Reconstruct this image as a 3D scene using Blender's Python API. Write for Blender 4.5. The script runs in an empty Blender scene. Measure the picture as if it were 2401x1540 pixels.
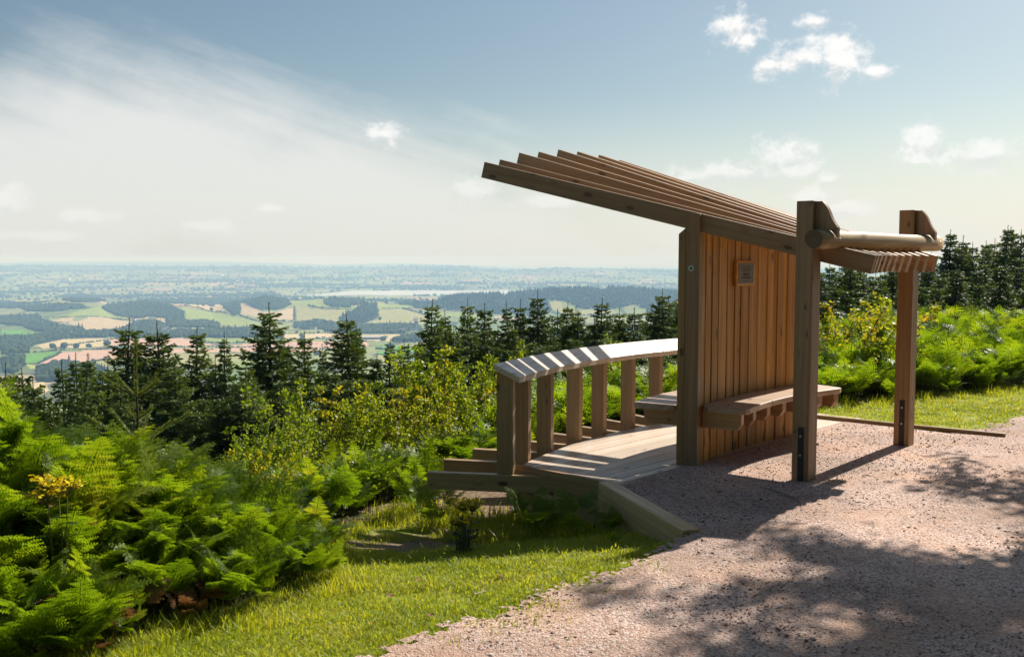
import bpy, bmesh, math, random
import numpy as np
from mathutils import Vector, Matrix

rng = np.random.default_rng(7)
random.seed(7)
S = bpy.context.scene
COL = S.collection
R_ = math.radians

# ------------------------------------------------------------------ camera
cam_d = bpy.data.cameras.new("camera")
cam_d.lens = 35.0
cam_d.sensor_width = 36.0
cam_d.clip_start = 0.05
cam_d.clip_end = 90000.0
cam_d.dof.use_dof = True
cam_d.dof.focus_distance = 12.0
cam_d.dof.aperture_fstop = 5.6
cam = bpy.data.objects.new("camera", cam_d)
COL.objects.link(cam)
cam.location = (0, 0, 1.75)
cam.rotation_euler = (R_(90 - 4.043), 0, 0)
S.camera = cam

# ------------------------------------------------------------------ exposure
S.view_settings.view_transform = 'Standard'
S.view_settings.look = 'None'
S.view_settings.exposure = 0.52
S.view_settings.gamma = 1.0
S.cycles.use_denoising = True
S.cycles.max_bounces = 8
S.cycles.diffuse_bounces = 3
S.cycles.glossy_bounces = 2
S.cycles.transmission_bounces = 4
S.cycles.volume_bounces = 1
S.cycles.transparent_max_bounces = 8
S.cycles.caustics_reflective = False
S.cycles.caustics_refractive = False
S.cycles.sample_clamp_indirect = 6.0

# ------------------------------------------------------------------ node helper
class NT:
    def __init__(s, tree):
        s.t = tree
        s.n = tree.nodes
        s.l = tree.links
    def add(s, typ, **kw):
        nd = s.n.new(typ)
        for k, v in kw.items():
            setattr(nd, k, v)
        return nd
    def put(s, sock, v):
        if v is None:
            return
        if isinstance(v, bpy.types.NodeSocket):
            s.l.new(v, sock)
        else:
            sock.default_value = v
    def m(s, op, a, b=None, c=None, clamp=False):
        nd = s.add('ShaderNodeMath', operation=op)
        nd.use_clamp = clamp
        s.put(nd.inputs[0], a); s.put(nd.inputs[1], b); s.put(nd.inputs[2], c)
        return nd.outputs[0]
    def vm(s, op, a, b=None):
        nd = s.add('ShaderNodeVectorMath', operation=op)
        s.put(nd.inputs[0], a); s.put(nd.inputs[1], b)
        return nd.outputs[0]
    def xyz(s, x=0.0, y=0.0, z=0.0):
        nd = s.add('ShaderNodeCombineXYZ')
        s.put(nd.inputs[0], x); s.put(nd.inputs[1], y); s.put(nd.inputs[2], z)
        return nd.outputs[0]
    def sep(s, v):
        nd = s.add('ShaderNodeSeparateXYZ'); s.put(nd.inputs[0], v)
        return nd.outputs
    def noise(s, v, scale=5.0, detail=4.0, rough=0.5, dist=0.0, dim='3D'):
        nd = s.add('ShaderNodeTexNoise', noise_dimensions=dim)
        s.put(nd.inputs['Vector'], v); s.put(nd.inputs['Scale'], scale)
        s.put(nd.inputs['Detail'], detail); s.put(nd.inputs['Roughness'], rough)
        s.put(nd.inputs['Distortion'], dist)
        return nd.outputs['Fac']
    def vor(s, v, scale=5.0, feature='F1', rnd=1.0):
        nd = s.add('ShaderNodeTexVoronoi', feature=feature)
        s.put(nd.inputs['Vector'], v); s.put(nd.inputs['Scale'], scale)
        s.put(nd.inputs['Randomness'], rnd)
        return nd
    def ramp(s, f, stops, interp='LINEAR'):
        nd = s.add('ShaderNodeValToRGB')
        cr = nd.color_ramp
        cr.interpolation = interp
        while len(cr.elements) < len(stops):
            cr.elements.new(0.5)
        for e, (p, c) in zip(cr.elements, stops):
            e.position = p
            e.color = (c[0], c[1], c[2], 1.0) if not isinstance(c, (int, float)) else (c, c, c, 1)
        s.put(nd.inputs[0], f)
        return nd.outputs[0]
    def sm(s, v, a, b, o0=0.0, o1=1.0):
        nd = s.add('ShaderNodeMapRange', interpolation_type='SMOOTHSTEP')
        s.put(nd.inputs['Value'], v); s.put(nd.inputs['From Min'], a); s.put(nd.inputs['From Max'], b)
        s.put(nd.inputs['To Min'], o0); s.put(nd.inputs['To Max'], o1)
        return nd.outputs[0]
    def mix(s, f, a, b, blend='MIX'):
        nd = s.add('ShaderNodeMix', data_type='RGBA', blend_type=blend)
        s.put(nd.inputs[0], f)
        for i, v in ((6, a), (7, b)):
            if isinstance(v, tuple) and len(v) == 3:
                v = (*v, 1.0)
            s.put(nd.inputs[i], v)
        return nd.outputs[2]
    def bump(s, h, strength=0.3, dist=0.02, nrm=None):
        nd = s.add('ShaderNodeBump')
        s.put(nd.inputs['Height'], h); s.put(nd.inputs['Strength'], strength); s.put(nd.inputs['Distance'], dist)
        s.put(nd.inputs['Normal'], nrm)
        return nd.outputs[0]

# ------------------------------------------------------------------ sun and sky
SUN_AZ, SUN_EL = R_(49.5), R_(40.5)
sun_dir = Vector((math.cos(SUN_EL) * math.cos(SUN_AZ), math.cos(SUN_EL) * math.sin(SUN_AZ), math.sin(SUN_EL)))
sd = bpy.data.lights.new("sun", 'SUN')
sd.energy = 5.0
sd.angle = R_(0.53)
sd.color = (1.0, 0.935, 0.83)
sun = bpy.data.objects.new("sun", sd)
COL.objects.link(sun)
sun.location = (30, 35, 40)
sun.rotation_euler = sun_dir.to_track_quat('Z', 'Y').to_euler()

world = bpy.data.worlds.new("World")
S.world = world
world.use_nodes = True
world.node_tree.nodes.clear()
w = NT(world.node_tree)
sky = w.add('ShaderNodeTexSky', sky_type='NISHITA')
sky.sun_disc = False
sky.sun_elevation = SUN_EL
sky.sun_rotation = R_(90) - SUN_AZ
sky.altitude = 250
sky.air_density = 1.0
sky.dust_density = 1.2
sky.ozone_density = 1.6
tc = w.add('ShaderNodeTexCoord').outputs['Generated']
dx, dy, dz = w.sep(tc)
az = w.m('ARCTAN2', dx, dy)             # azimuth from +y, to the right
el = w.m('ARCSINE', dz)
SKYS = 0.066
base = w.mix(1.0, sky.outputs[0], (SKYS * 0.88, SKYS * 0.91, SKYS * 0.83), 'MULTIPLY')
pc = w.xyz(az, w.m('MULTIPLY', el, 1.25), 0.0)
n_big = w.noise(pc, 5.0, 7.0, 0.62, 0.3)
n_fine = w.noise(pc, 30.0, 10.0, 0.68, 0.12)
n_cir = w.noise(w.vm('MULTIPLY', w.xyz(w.m('ADD', az, w.m('MULTIPLY', el, 1.3)), w.m('SUBTRACT', el, w.m('MULTIPLY', az, -0.28)), 0.0), (2.0, 11.0, 1.0)), 3.0, 8.0, 0.6, 0.4)

def ell(caz, cel, raz, rel):
    a = w.m('DIVIDE', w.m('SUBTRACT', az, caz), raz)
    b = w.m('DIVIDE', w.m('SUBTRACT', el, cel), rel)
    d = w.m('SQRT', w.m('ADD', w.m('MULTIPLY', a, a), w.m('MULTIPLY', b, b)))
    return w.m('SUBTRACT', 1.0, d)
def px(u, v):                           # angles of a direction measured in the photograph
    return math.atan((u - 1200) / 2334), math.atan((605 - v) / math.hypot(2334, u - 1200))
def cloud(u, v, ru, rv):
    a, e = px(u, v)
    return ell(a, e, ru / 2334 * 1.75, rv / 2334 * 1.85)

# high thin veil, thick towards the horizon, with a ragged upper edge that drops to the right
veil_big = None
for c in ((300, 400, 330, 130), (60, 520, 420, 150), (700, 500, 420, 130), (1100, 590, 560, 120), (1900, 610, 800, 110)):
    k = cloud(*c)
    veil_big = k if veil_big is None else w.m('MAXIMUM', veil_big, k)
veil = w.sm(w.m('ADD', veil_big, w.m('ADD', w.m('MULTIPLY', w.m('SUBTRACT', n_cir, 0.5), 0.8), w.m('MULTIPLY', w.m('SUBTRACT', n_big, 0.5), 1.0))), -0.35, 0.70, 0.0, 0.84)
haze_band = w.sm(el, 0.0, 0.17, 0.78, 0.0)
veil = w.m('MAXIMUM', veil, haze_band)
veil_col = w.ramp(w.m('DIVIDE', el, 0.16), [(0.0, (0.585, 0.59, 0.56)), (1.0, (0.62, 0.615, 0.60))])
ant = w.sm(dy, -0.25, 0.55, 0.36, 1.0)      # the hazy air is bright towards the sun and dull behind
veil_col = w.mix(1.0, veil_col, w.xyz(ant, ant, ant), 'MULTIPLY')
c1 = w.mix(veil, base, veil_col)
# small cumulus
cum = None
cum2 = None
for c in ((1715, 75, 66, 40), (1740, 105, 30, 34), (1870, 145, 88, 38), (1955, 150, 62, 52), (1800, 160, 40, 14), (1900, 62, 34, 16),
          (2050, 172, 34, 15), (905, 318, 42, 20), (920, 342, 18, 22), (1620, 420, 70, 26), (1840, 375, 62, 40), (1740, 405, 120, 26),
          (2160, 345, 56, 40), (2290, 365, 110, 34), (2150, 378, 40, 12), (1900, 468, 46, 26), (1970, 490, 46, 16), (20, 478, 46, 24), (1120, 450, 55, 32), (1290, 478, 90, 20),
          (210, 510, 60, 14), (100, 555, 80, 10), (480, 535, 60, 18), (640, 490, 30, 8), (1940, 420, 26, 14)):
    k = cloud(*c)
    cum = k if cum is None else w.m('MAXIMUM', cum, k)
    ca_, ce_ = px(c[0], c[1])
    k2 = ell(ca_, ce_ - 0.006, c[2] / 2334 * 1.75, c[3] / 2334 * 1.85)
    cum2 = k2 if cum2 is None else w.m('MAXIMUM', cum2, k2)
cd_ = w.m('ADD', cum, w.m('ADD', w.m('MULTIPLY', w.m('SUBTRACT', n_fine, 0.5), 2.5), w.m('MULTIPLY', w.m('SUBTRACT', n_big, 0.5), 1.0)))
cden = w.sm(cd_, 0.18, 0.85)
cden = w.m('MULTIPLY', cden, w.sm(el, 0.01, 0.16, 0.22, 0.96))
# shade: thick cores and undersides a little greyer
n_up = w.noise(w.vm('ADD', pc, (0.0, -0.012, 0.0)), 30.0, 10.0, 0.68, 0.12)
rel_l = w.m('SUBTRACT', n_fine, n_up)
shade = w.sm(w.m('ADD', w.m('ADD', w.m('MULTIPLY', rel_l, 4.5), w.m('MULTIPLY', w.m('SUBTRACT', cum, cum2), 2.2)), w.m('MULTIPLY', cd_, -0.20)), -0.75, 0.30)
ccol = w.mix(shade, (0.54, 0.555, 0.565), (0.72, 0.71, 0.695))
c2 = w.mix(cden, c1, ccol)
bg = w.add('ShaderNodeBackground')
w.put(bg.inputs[0], c2)
bg.inputs[1].default_value = 1.0
wo = w.add('ShaderNodeOutputWorld')
w.l.new(bg.outputs[0], wo.inputs[0])

# ------------------------------------------------------------------ frame of the shelter: p along the path, n towards the view
M0 = np.array([2.99, 8.47])
PA = R_(47.3)
PV = np.array([math.cos(PA), math.sin(PA)])
NV = np.array([-PV[1], PV[0]])
def W(p, n, z=0.0):
    q = M0 + PV * p + NV * n
    return (q[0], q[1], z)
def to_pn(x, y):
    dx_, dy_ = x - M0[0], y - M0[1]
    return dx_ * PV[0] + dy_ * PV[1], dx_ * NV[0] + dy_ * NV[1]
CN = -3.4                               # the fan's centre lies at p=0, n=-3.4
def F(deg, r, z=0.0):                   # point of the fan: angle from the n axis, radius
    a = math.radians(deg)
    return W(r * math.sin(a), CN + r * math.cos(a), z)

# land heights
def sst(x, a, b):
    t = np.clip((x - a) / (b - a), 0, 1)
    return t * t * (3 - 2 * t)
def vnoise(x, y, seed=0):
    """smooth value noise"""
    xi = np.floor(x).astype(np.int64); yi = np.floor(y).astype(np.int64)
    fx = x - xi; fy = y - yi
    fx = fx * fx * (3 - 2 * fx); fy = fy * fy * (3 - 2 * fy)
    def h(a, b):
        v = (a * 374761393 + b * 668265263 + seed * 974711) & 0x7fffffff
        v = ((v ^ (v >> 13)) * 1274126177) & 0x7fffffff
        return ((v ^ (v >> 16)) & 0xffff) / 65535.0
    return (h(xi, yi) * (1 - fx) + h(xi + 1, yi) * fx) * (1 - fy) + (h(xi, yi + 1) * (1 - fx) + h(xi + 1, yi + 1) * fx) * fy
def fbm(x, y, seed=0, octv=3):
    s = 0; a = 0.5
    for i in range(octv):
        s = s + a * (vnoise(x, y, seed + i) - 0.5); x = x * 2.03 + 7.1; y = y * 2.03 + 3.3; a *= 0.5
    return s
RU = np.array([-1500, -400, 0, 60, 150, 235, 270, 340, 430, 500, 560, 620, 690, 760, 850, 905, 1000, 1060, 1100, 1200, 1300, 1400, 1500, 1590, 1800, 2400, 4000.])
RVv = np.array([725, 722, 722, 716, 706, 706, 716, 711, 713, 722, 712, 699, 707, 704, 709, 716, 716, 702, 697, 694, 683, 682, 684, 690, 700, 690, 700.])
SU = np.array([-2000, 0, 100, 250, 400, 600, 762, 880, 974, 1080, 1187, 1240, 1311, 1430, 1594, 2000, 3500.])
SV = np.array([624, 623, 623, 625, 624, 624, 628, 626, 622.5, 626, 634, 632, 627.5, 630, 634, 634, 634.])
TU = np.array([-2000, 0, 100, 450, 600, 700, 760, 830, 880, 960, 1045, 1120, 1187, 1215, 1400, 3000.])
TV = np.array([616, 616, 613, 613, 615, 618, 621, 620, 618, 618, 621, 623, 628, 634, 634, 634.])
def terr(x, y):
    """height of the land, metres; the path is 0"""
    x = np.asarray(x, float); y = np.asarray(y, float)
    p, n = (x - M0[0]) * PV[0] + (y - M0[1]) * PV[1], (x - M0[0]) * NV[0] + (y - M0[1]) * NV[1]
    r = np.hypot(x, y)
    n0 = -0.25 + 1.9 * sst(p, -1.5, 3.0) + 1.8 * sst(p, 5.5, 10)
    s = np.maximum(n - n0, 0)
    s2 = np.maximum(s - 2.0, 0)
    near = -0.150 * s - 0.011 * np.minimum(s2, 9) ** 2 - 0.20 * np.maximum(s2 - 9, 0)
    near = near + sst(p, 6, 11) * 0.16 * sst(n, 0.2, 2.5) * (1 - sst(n, 5, 9)) * (1 - sst(p, 14, 20))
    near = near + sst(s, 0.5, 3.0) * 0.22 * fbm(x * 0.7, y * 0.7, 5)
    near = near + 0.78 * np.exp(-((x + 3.2) / 1.3) ** 2 - ((y - 5.6) / 1.5) ** 2) * sst(n, 1.0, 2.4)
    near = near - 0.24 * np.exp(-((p + 2.25) / 1.1) ** 2 - ((n - 1.9) / 1.15) ** 2)
    near = near - 0.06 * np.exp(-((p + 2.95) / 0.4) ** 2 - ((n - 0.15) / 0.35) ** 2)
    near = near - 0.055 * np.maximum(p - 9, 0) * sst(p, 9, 14)
    near = near - 0.012
    R = np.maximum(r, 1)
    lr = np.log(R)
    kr = np.log(np.array([1, 60, 150, 300, 500, 900, 1400, 2000, 2500, 3000, 3400, 4300, 5500, 6500, 8000, 50000.]))
    kz = np.array([0, -12, -44, -92, -135, -176, -198, -208, -214, -219, -225, -232, -246, -254, -256, -256.])
    G = np.interp(lr, kr, kz)
    yy = np.maximum(y, 1.0)
    U = 1200 + 2334 * np.clip(x / yy, -1.5, 1.5)
    front = sst(y / R, 0.15, 0.45)
    # mid ridge 4.3 km out
    zc = 1.75 - (np.interp(U, RU, RVv) - 605) / 2334 * 4300
    G = G + front * (zc + 232) * np.where(y < 4300, np.exp(-((y - 4300) / 520.) ** 2), np.exp(-((y - 4300) / 800.) ** 2))
    G = G + front * 26 * fbm(x / 420., y / 420., 11) * sst(y, 1500, 2600) * (1 - sst(y, 5200, 6300)) * (1 - 0.8 * np.exp(-((y - 4300) / 160.) ** 2))
    # land beyond the water rising to the middle ridge, then the far ridge
    z1 = 1.75 - (np.interp(U, SU, SV) - 605) / 2334 * 14000
    t1 = sst(y, 7600, 14000)
    z2 = 1.75 - (np.interp(U, TU, TV) - 605) / 2334 * 26000
    far = -256 + (z1 + 256) * (0.75 * t1 + 0.25 * np.clip((y - 7600) / 6400., 0, 1))
    far = np.where(y > 14000, z1 + (z1 * 0 - 200 - z1) * sst(y, 14000, 17500), far)
    far = np.where(y > 18000, -200 + (z2 + 200) * sst(y, 18000, 26000), far)
    far = np.where(y > 26000, z2 - (z2 + 330) * sst(y, 26000, 40000), far)
    far = far + 22 * fbm(x / 1300., y / 1300., 21) * sst(y, 8300, 10000) * (1 - 0.85 * np.exp(-((y - 14000) / 500.) ** 2) - 0.8 * np.exp(-((y - 26000) / 1500.) ** 2))
    G = np.where(y > 7600, G + (far - G) * front, G)
    ww = sst(r, 60, 240)
    side = sst(n / np.maximum(r, 1), -0.30, 0.25)
    G = G * side
    return near * (1 - ww) + G * ww


# outlines of fields, woods and hedges on the land, metres
FIELDS = [('bg',[(-1655,3210),(-1599,3220),(-1435,2987),(-1349,2860),(-1312,2754),(-1424,2761)]),
('tan',[(-1659,3508),(-1655,3673),(-1613,3675),(-1533,3457),(-1550,3395),(-1648,3496)]),
('gr',[(-1732,3675),(-1684,3750),(-1699,3980),(-1718,4198),(-1734,4300),(-1630,3954),(-1542,3821),(-1421,3679),(-1355,3562),(-1513,3669),(-1580,3699),(-1637,3682)]),
('tan',[(-1544,3459),(-1566,3680),(-1492,3697),(-1352,3562),(-1214,3172),(-1173,2991),(-1234,2989),(-1322,3062)]),
('tan',[(-1326,3641),(-1320,3729),(-1284,3705),(-1179,3359),(-1253,3484)]),
('gr',[(-1398,4178),(-1243,4052),(-1048,3778),(-911,3546),(-815,3403),(-739,3423),(-740,3314),(-860,3345),(-962,3359),(-1108,3575),(-1185,3617),(-1272,3868)]),
('tan',[(-1414,4227),(-1584,5094),(-1526,5255),(-1150,3988),(-1197,4018),(-1290,4126)]),
('tan',[(-1470,5301),(-1153,4248),(-968,3855),(-915,3871),(-891,4074),(-795,3630),(-876,3592),(-1001,3765),(-1054,3839),(-1102,4036)]),
('gr',[(-998,4473),(-845,4398),(-735,4003),(-824,4010),(-907,4094)]),
('gt',[(-891,4074),(-761,3956),(-642,3942),(-620,3607),(-622,3441),(-782,3596)]),
('gt',[(-3288,6390),(-3060,6268),(-2837,6264),(-1831,4147),(-2031,4369),(-2181,4466),(-3054,5935)]),
('st',[(-1194,2482),(-1216,2676),(-1167,2727),(-1100,2700),(-1084,2623),(-1112,2564),(-1099,2426),(-1130,2392)]),
('st',[(-1099,2426),(-1112,2564),(-1084,2642),(-1048,2573),(-1005,2439),(-1051,2374)]),
('pk',[(-1108,2702),(-1054,2716),(-873,2675),(-821,2584),(-742,2509),(-803,2469),(-904,2449),(-957,2465),(-1026,2526)]),
('gr',[(-837,2699),(-698,2711),(-667,2593),(-732,2552),(-803,2587)]),
('pk',[(-961,2009),(-1049,2306),(-1018,2346),(-917,2388),(-627,2422),(-441,2339),(-450,2246),(-680,2297),(-796,2291),(-863,2132),(-888,2044)]),
('gt',[(-874,2012),(-863,2132),(-796,2291),(-599,2248),(-546,2070),(-582,1918),(-658,1932),(-751,2031),(-807,1949)]),
('bg',[(-1100,2129),(-1124,2274),(-1079,2320),(-1052,2321),(-994,2123),(-975,2024),(-989,2005),(-1048,2063),(-1048,2028)]),
('pk',[(-736,2488),(-670,2546),(-599,2530),(-553,2590),(-456,2563),(-420,2399),(-431,2339),(-627,2422)]),
('st',[(-678,2865),(-562,2914),(-502,2916),(-474,2732),(-593,2670),(-650,2746)]),
('lg',[(-714,2978),(-503,3028),(-494,2973),(-698,2911)]),
('st',[(-885,1750),(-803,1697),(-722,1543),(-704,1485),(-809,1609)]),
('lg',[(-979,1990),(-921,1979),(-899,1919),(-927,1902)]),
('gr',[(-571,1989),(-547,2051),(-539,2090),(-504,1941),(-514,1827)]),
('gt',[(-742,3947),(-631,3963),(-586,3419),(-638,3389)]),
('gr',[(-711,4044),(-623,4072),(-613,3965),(-690,3959)]),
('gr',[(-642,4459),(-624,4624),(-432,4257),(-433,4078),(-581,4034)]),
('gt',[(-559,4007),(-445,4081),(-307,3756),(-299,3520),(-329,3385),(-518,3379),(-506,3745)]),
('gr',[(-420,4078),(-261,3921),(-71,3650),(-74,3515),(-186,3615),(-310,3785)]),
('tan',[(-67,3693),(55,3590),(33,3519),(-75,3579)]),
('tan',[(-596,6155),(-457,6298),(-442,5846),(-566,5497)]),
('gt',[(129,4029),(200,3975),(200,3856),(230,3766),(325,3809),(412,3757),(349,3642),(189,3644),(161,3771),(121,3956)]),
('tan',[(419,3939),(524,3960),(551,3898),(421,3840)]),
('st',[(-545,2894),(-257,2867),(-245,2730),(-320,2670),(-313,2576),(-414,2619),(-467,2694),(-505,2681)]),
('lg',[(-560,2975),(-277,2994),(-271,2931),(-550,2919)]),
('pk',[(-488,2587),(-374,2561),(-344,2406),(-428,2387),(-461,2446)]),
('bg',[(-329,2406),(-282,2442),(-225,2315),(-200,2198),(-238,2178),(-320,2337)]),
('bg',[(-310,2264),(-194,2126),(-201,2064),(-294,2171)]),
('gt',[(-297,2172),(-243,2100),(-233,1910),(-264,1973)])]
WOODS = [[(-1647,3996),(-1723,4240),(-1815,4653),(-2058,5591),(-1563,4423),(-1382,4076),(-1277,3866),(-1217,3669),(-1273,3673),(-1378,3769),(-1363,3669),(-1459,3736),(-1564,3875)],
[(-1557,5647),(-1723,6492),(-1611,6619),(-1000,4398),(-910,4091),(-920,3892),(-978,3896),(-1094,4120)],
[(-1577,5430),(-1546,5491),(-1121,4096),(-1042,3796),(-1086,3854),(-1199,4146)],
[(-800,4226),(-988,6069),(-653,4008),(-724,4008)],
[(-3108,6908),(-3049,7052),(-2637,6379),(-1871,4525),(-1867,4316),(-2065,4574)],
[(-1968,3820),(-1807,3776),(-1665,3533),(-1543,3379),(-1352,3120),(-1233,2884),(-1280,2828),(-1406,2980),(-1662,3369),(-1779,3451)],
[(-1405,2724),(-1378,2774),(-1326,2759),(-1364,2892),(-1260,2907),(-1202,2954),(-1108,2721),(-1215,2746),(-1227,2625),(-1197,2482),(-1135,2310),(-1150,2239),(-1208,2339)],
[(-1210,3107),(-1303,3451),(-1279,3556),(-1166,3322),(-1031,2911),(-910,2906),(-824,3184),(-705,2738),(-837,2699),(-956,2697),(-1043,2718),(-1099,2719),(-1183,2926)],
[(-1277,3671),(-1212,3669),(-1140,3465),(-1112,3573),(-1026,3473),(-958,3244),(-1109,3199)],
[(-2207,4427),(-1942,4230),(-1793,4144),(-1699,3980),(-1753,3866),(-1965,4047)],
[(-1060,2063),(-1115,2221),(-1059,2147),(-974,1974),(-917,1830),(-922,1804)],
[(-904,1888),(-921,2011),(-884,1982),(-830,1950),(-766,1850),(-716,1741),(-672,1622),(-721,1625),(-802,1674)],
[(-745,3425),(-700,3529),(-615,3427),(-564,3461),(-512,3142),(-630,3151),(-719,3285)],
[(-2304,6137),(-1858,6005),(-1683,6009),(-1493,5329),(-1640,5059),(-2155,5764)],
[(-3054,5935),(-2820,5640),(-2165,4419),(-2153,4304),(-2300,4468)],
[(-639,3692),(-619,3926),(-612,4077),(-586,4298),(-508,3767),(-517,3405),(-586,3419)],
[(-791,4209),(-995,6312),(-638,4318),(-614,4132),(-696,4025),(-763,4058)],
[(-460,4461),(-310,4265),(-345,6721),(-248,6864),(-24,4100),(67,7164),(313,7910),(344,4432),(390,4204),(914,7914),(1093,7499),(711,4215),(640,3793),(535,3665),(487,3905),(421,3840),(368,3780),(267,3809),(218,3975),(135,4026),(150,3775),(89,3626),(-22,3689),(-73,3748),(-199,3876),(-399,4112)],
[(-634,3367),(-568,3373),(-483,3387),(-329,3385),(-271,3027),(-351,2923),(-560,2975)],
[(-313,2576),(-301,2758),(-249,2730),(-232,2549)],
[(-627,5446),(-528,5443),(-428,4345),(-496,4425)],
[(-86,2366),(116,2905),(353,3051),(522,3091),(441,2610),(86,2150),(-75,2059)]]
HEDGES = [[(-1732,3675),(-1680,3669),(-1634,3673),(-1580,3699),(-1487,3684),(-1350,3562)],
[(-1103,2426),(-1112,2564),(-1084,2642),(-1054,2716)],
[(-1153,2232),(-1135,2262),(-1116,2291),(-1095,2310),(-1073,2331),(-1054,2356),(-1027,2367),(-1001,2378),(-973,2386),(-988,2442),(-955,2442),(-925,2446),(-893,2449),(-862,2450),(-829,2449),(-796,2449),(-763,2445),(-729,2439),(-695,2433),(-661,2427),(-627,2422),(-588,2401),(-548,2374),(-509,2349),(-473,2333),(-438,2322),(-407,2282)],
[(-1584,5094),(-1290,4126),(-1197,4018),(-1114,3893)],
[(-891,4074),(-796,3630)],
[(-839,4082),(-763,3966),(-661,3949)],
[(-695,2901),(-655,2909),(-612,2911),(-569,2911),(-529,2923),(-490,2950)],
[(-816,2603),(-774,2581),(-732,2552),(-700,2571),(-667,2593)],
[(-1028,3765),(-900,3541),(-842,3537),(-787,3545),(-723,3516),(-659,3478)],
[(-1398,4178),(-1374,4217),(-1283,4143)],
[(-927,1844),(-979,1990),(-961,2009),(-1000,2143),(-1049,2306)],
[(-874,2012),(-869,2070),(-863,2132)],
[(-3054,5935),(-3059,6101),(-3060,6268),(-2943,6264),(-2828,6264)],
[(-1675,3510),(-1640,3479),(-1550,3471)],
[(-1189,3615),(-1103,3560)],
[(-1194,2482),(-1205,2582),(-1208,2667),(-1167,2727)],
[(-640,2687),(-597,2676),(-552,2662),(-513,2691),(-473,2725)],
[(-445,4081),(-382,3942),(-307,3756)],
[(-550,2919),(-512,2940),(-475,2964),(-433,2964),(-389,2947),(-345,2928),(-302,2912),(-260,2904)],
[(-309,2545),(-268,2518),(-228,2503)],
[(-316,2312),(-250,2222),(-197,2160)],
[(-690,3959),(-631,3963)],
[(-532,4079),(-478,4095),(-420,4078)],
[(-494,2622),(-464,2681),(-419,2626),(-377,2582)],
[(-297,2172),(-247,2112),(-200,2057)],
[(116,3780),(194,3635),(245,3631),(297,3635),(349,3642)],
[(-634,3367),(-585,3411)],
[(-76,3596),(-21,3558),(33,3511)]]
LAKE = [(-1458,6800),(-1353,7168),(-1300,7577),(-1242,7825),(-845,7877),(-341,7929),(170,8036),(691,8091),(1142,8091),(1213,7877),(1118,7577),(800,7482),(473,7390),(149,7041),(-149,6879),(-293,6800),(-591,6879),(-881,6839),(-1045,6959),(-1174,6839),(-1327,6724)]
FTREES = [(-1111,2401),(-1083,2399),(-1055,2402),(-1033,2422),(-1017,2491),(-1016,2606),(-1001,2647),(-1242,4109),(-1062,3807),(-812,3541),(-638,2746),(-580,2737),(-709,2420),(-430,2180),(-489,3673),(-359,3914),(-332,3445),(-286,2323),(-339,2611),(-705,4046)]
HOUSES = [(-1714,4001),(-1696,3980),(-3187,7202),(-1240,2899),(-1130,3114),(-1071,3062),(-942,2824),(-1042,3030),(-508,2675),(-486,2665),(-1270,2843),(-1039,2829),(-1367,3594),(-630,3151),(-699,3258),(-2516,6379),(-2506,6379),(-339,2658),(-2893,7924),(-2143,7619),(-2823,7754),(-2548,7989),(-2321,8031),(-2528,7677),(-2472,7614),(-2088,7232),(-2582,7552),(-2313,7877),(-2707,7219),(-2673,7859),(-2062,7619),(-2373,7416),(-2783,7490),(-2667,8050),(-2161,7257),(-2656,7570),(-2535,7451),(-2306,7938),(-2095,7539),(-2175,7368),(-2416,7433),(-2189,8041),(-2146,7786),(-2552,8003),(-2310,7877),(-2155,7891),(-2407,7781),(-2415,7961),(-2636,7446),(-2191,7632),(-2125,7952),(-2199,7984),(-1317,7477),(-1488,7206),(-1404,7343),(-1948,7686),(-1958,7809),(-1749,7291),(-1913,7736),(-1578,7300),(-1305,7412),(-1810,7548),(-1567,7914),(-1540,7690),(-977,2840),(-982,2884),(-1055,3053),(-1078,3094),(-1007,2884),(-981,2925),(-1074,2896),(-1023,2824),(-1038,2935),(-962,2925),(-333,3034),(-323,3047),(-311,2982),(-310,2994),(-276,2983),(-294,2985),(-290,3019),(-321,3027),(-339,3019),(-334,3013),(-313,3040),(-324,3026),(-302,3035),(-349,3029),(167,8800),(86,9365),(837,9202),(-149,9255),(95,9326),(314,8481),(-173,9094),(469,8521),(932,9305),(317,8536),(-256,8863),(-108,8713),(816,8894),(-328,9381),(177,8601),(-34,8842),(177,9245),(544,9094),(127,8703),(271,8647),(319,9299),(209,8566),(-230,3218),(-352,3630),(-214,3455),(-248,3475),(-197,3451),(-254,3516)]
BALES = [(-523,2504),(-515,2468),(-492,2480),(-665,2506),(-470,2448),(-527,2497),(-585,2474),(-642,2462),(-455,2388),(-657,2567),(-470,2487),(-614,2518),(-529,2525),(-556,2474),(-520,2546),(-488,2485),(-571,2488),(-597,2455),(-623,2500),(-631,2493),(-452,2401),(-638,2493),(-476,2519),(-571,2471),(-504,2485),(-521,2462),(-587,2481),(-534,2463),(-559,2509),(-560,2439),(-643,2559),(-657,2465),(-453,2510),(-622,2544)]
BARN = [(-388, 2673), (-361, 2669)]
GLASS = [(-4640, 9798), (-4372, 9856), (-3407, 10674), (-3085, 10643)]

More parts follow.
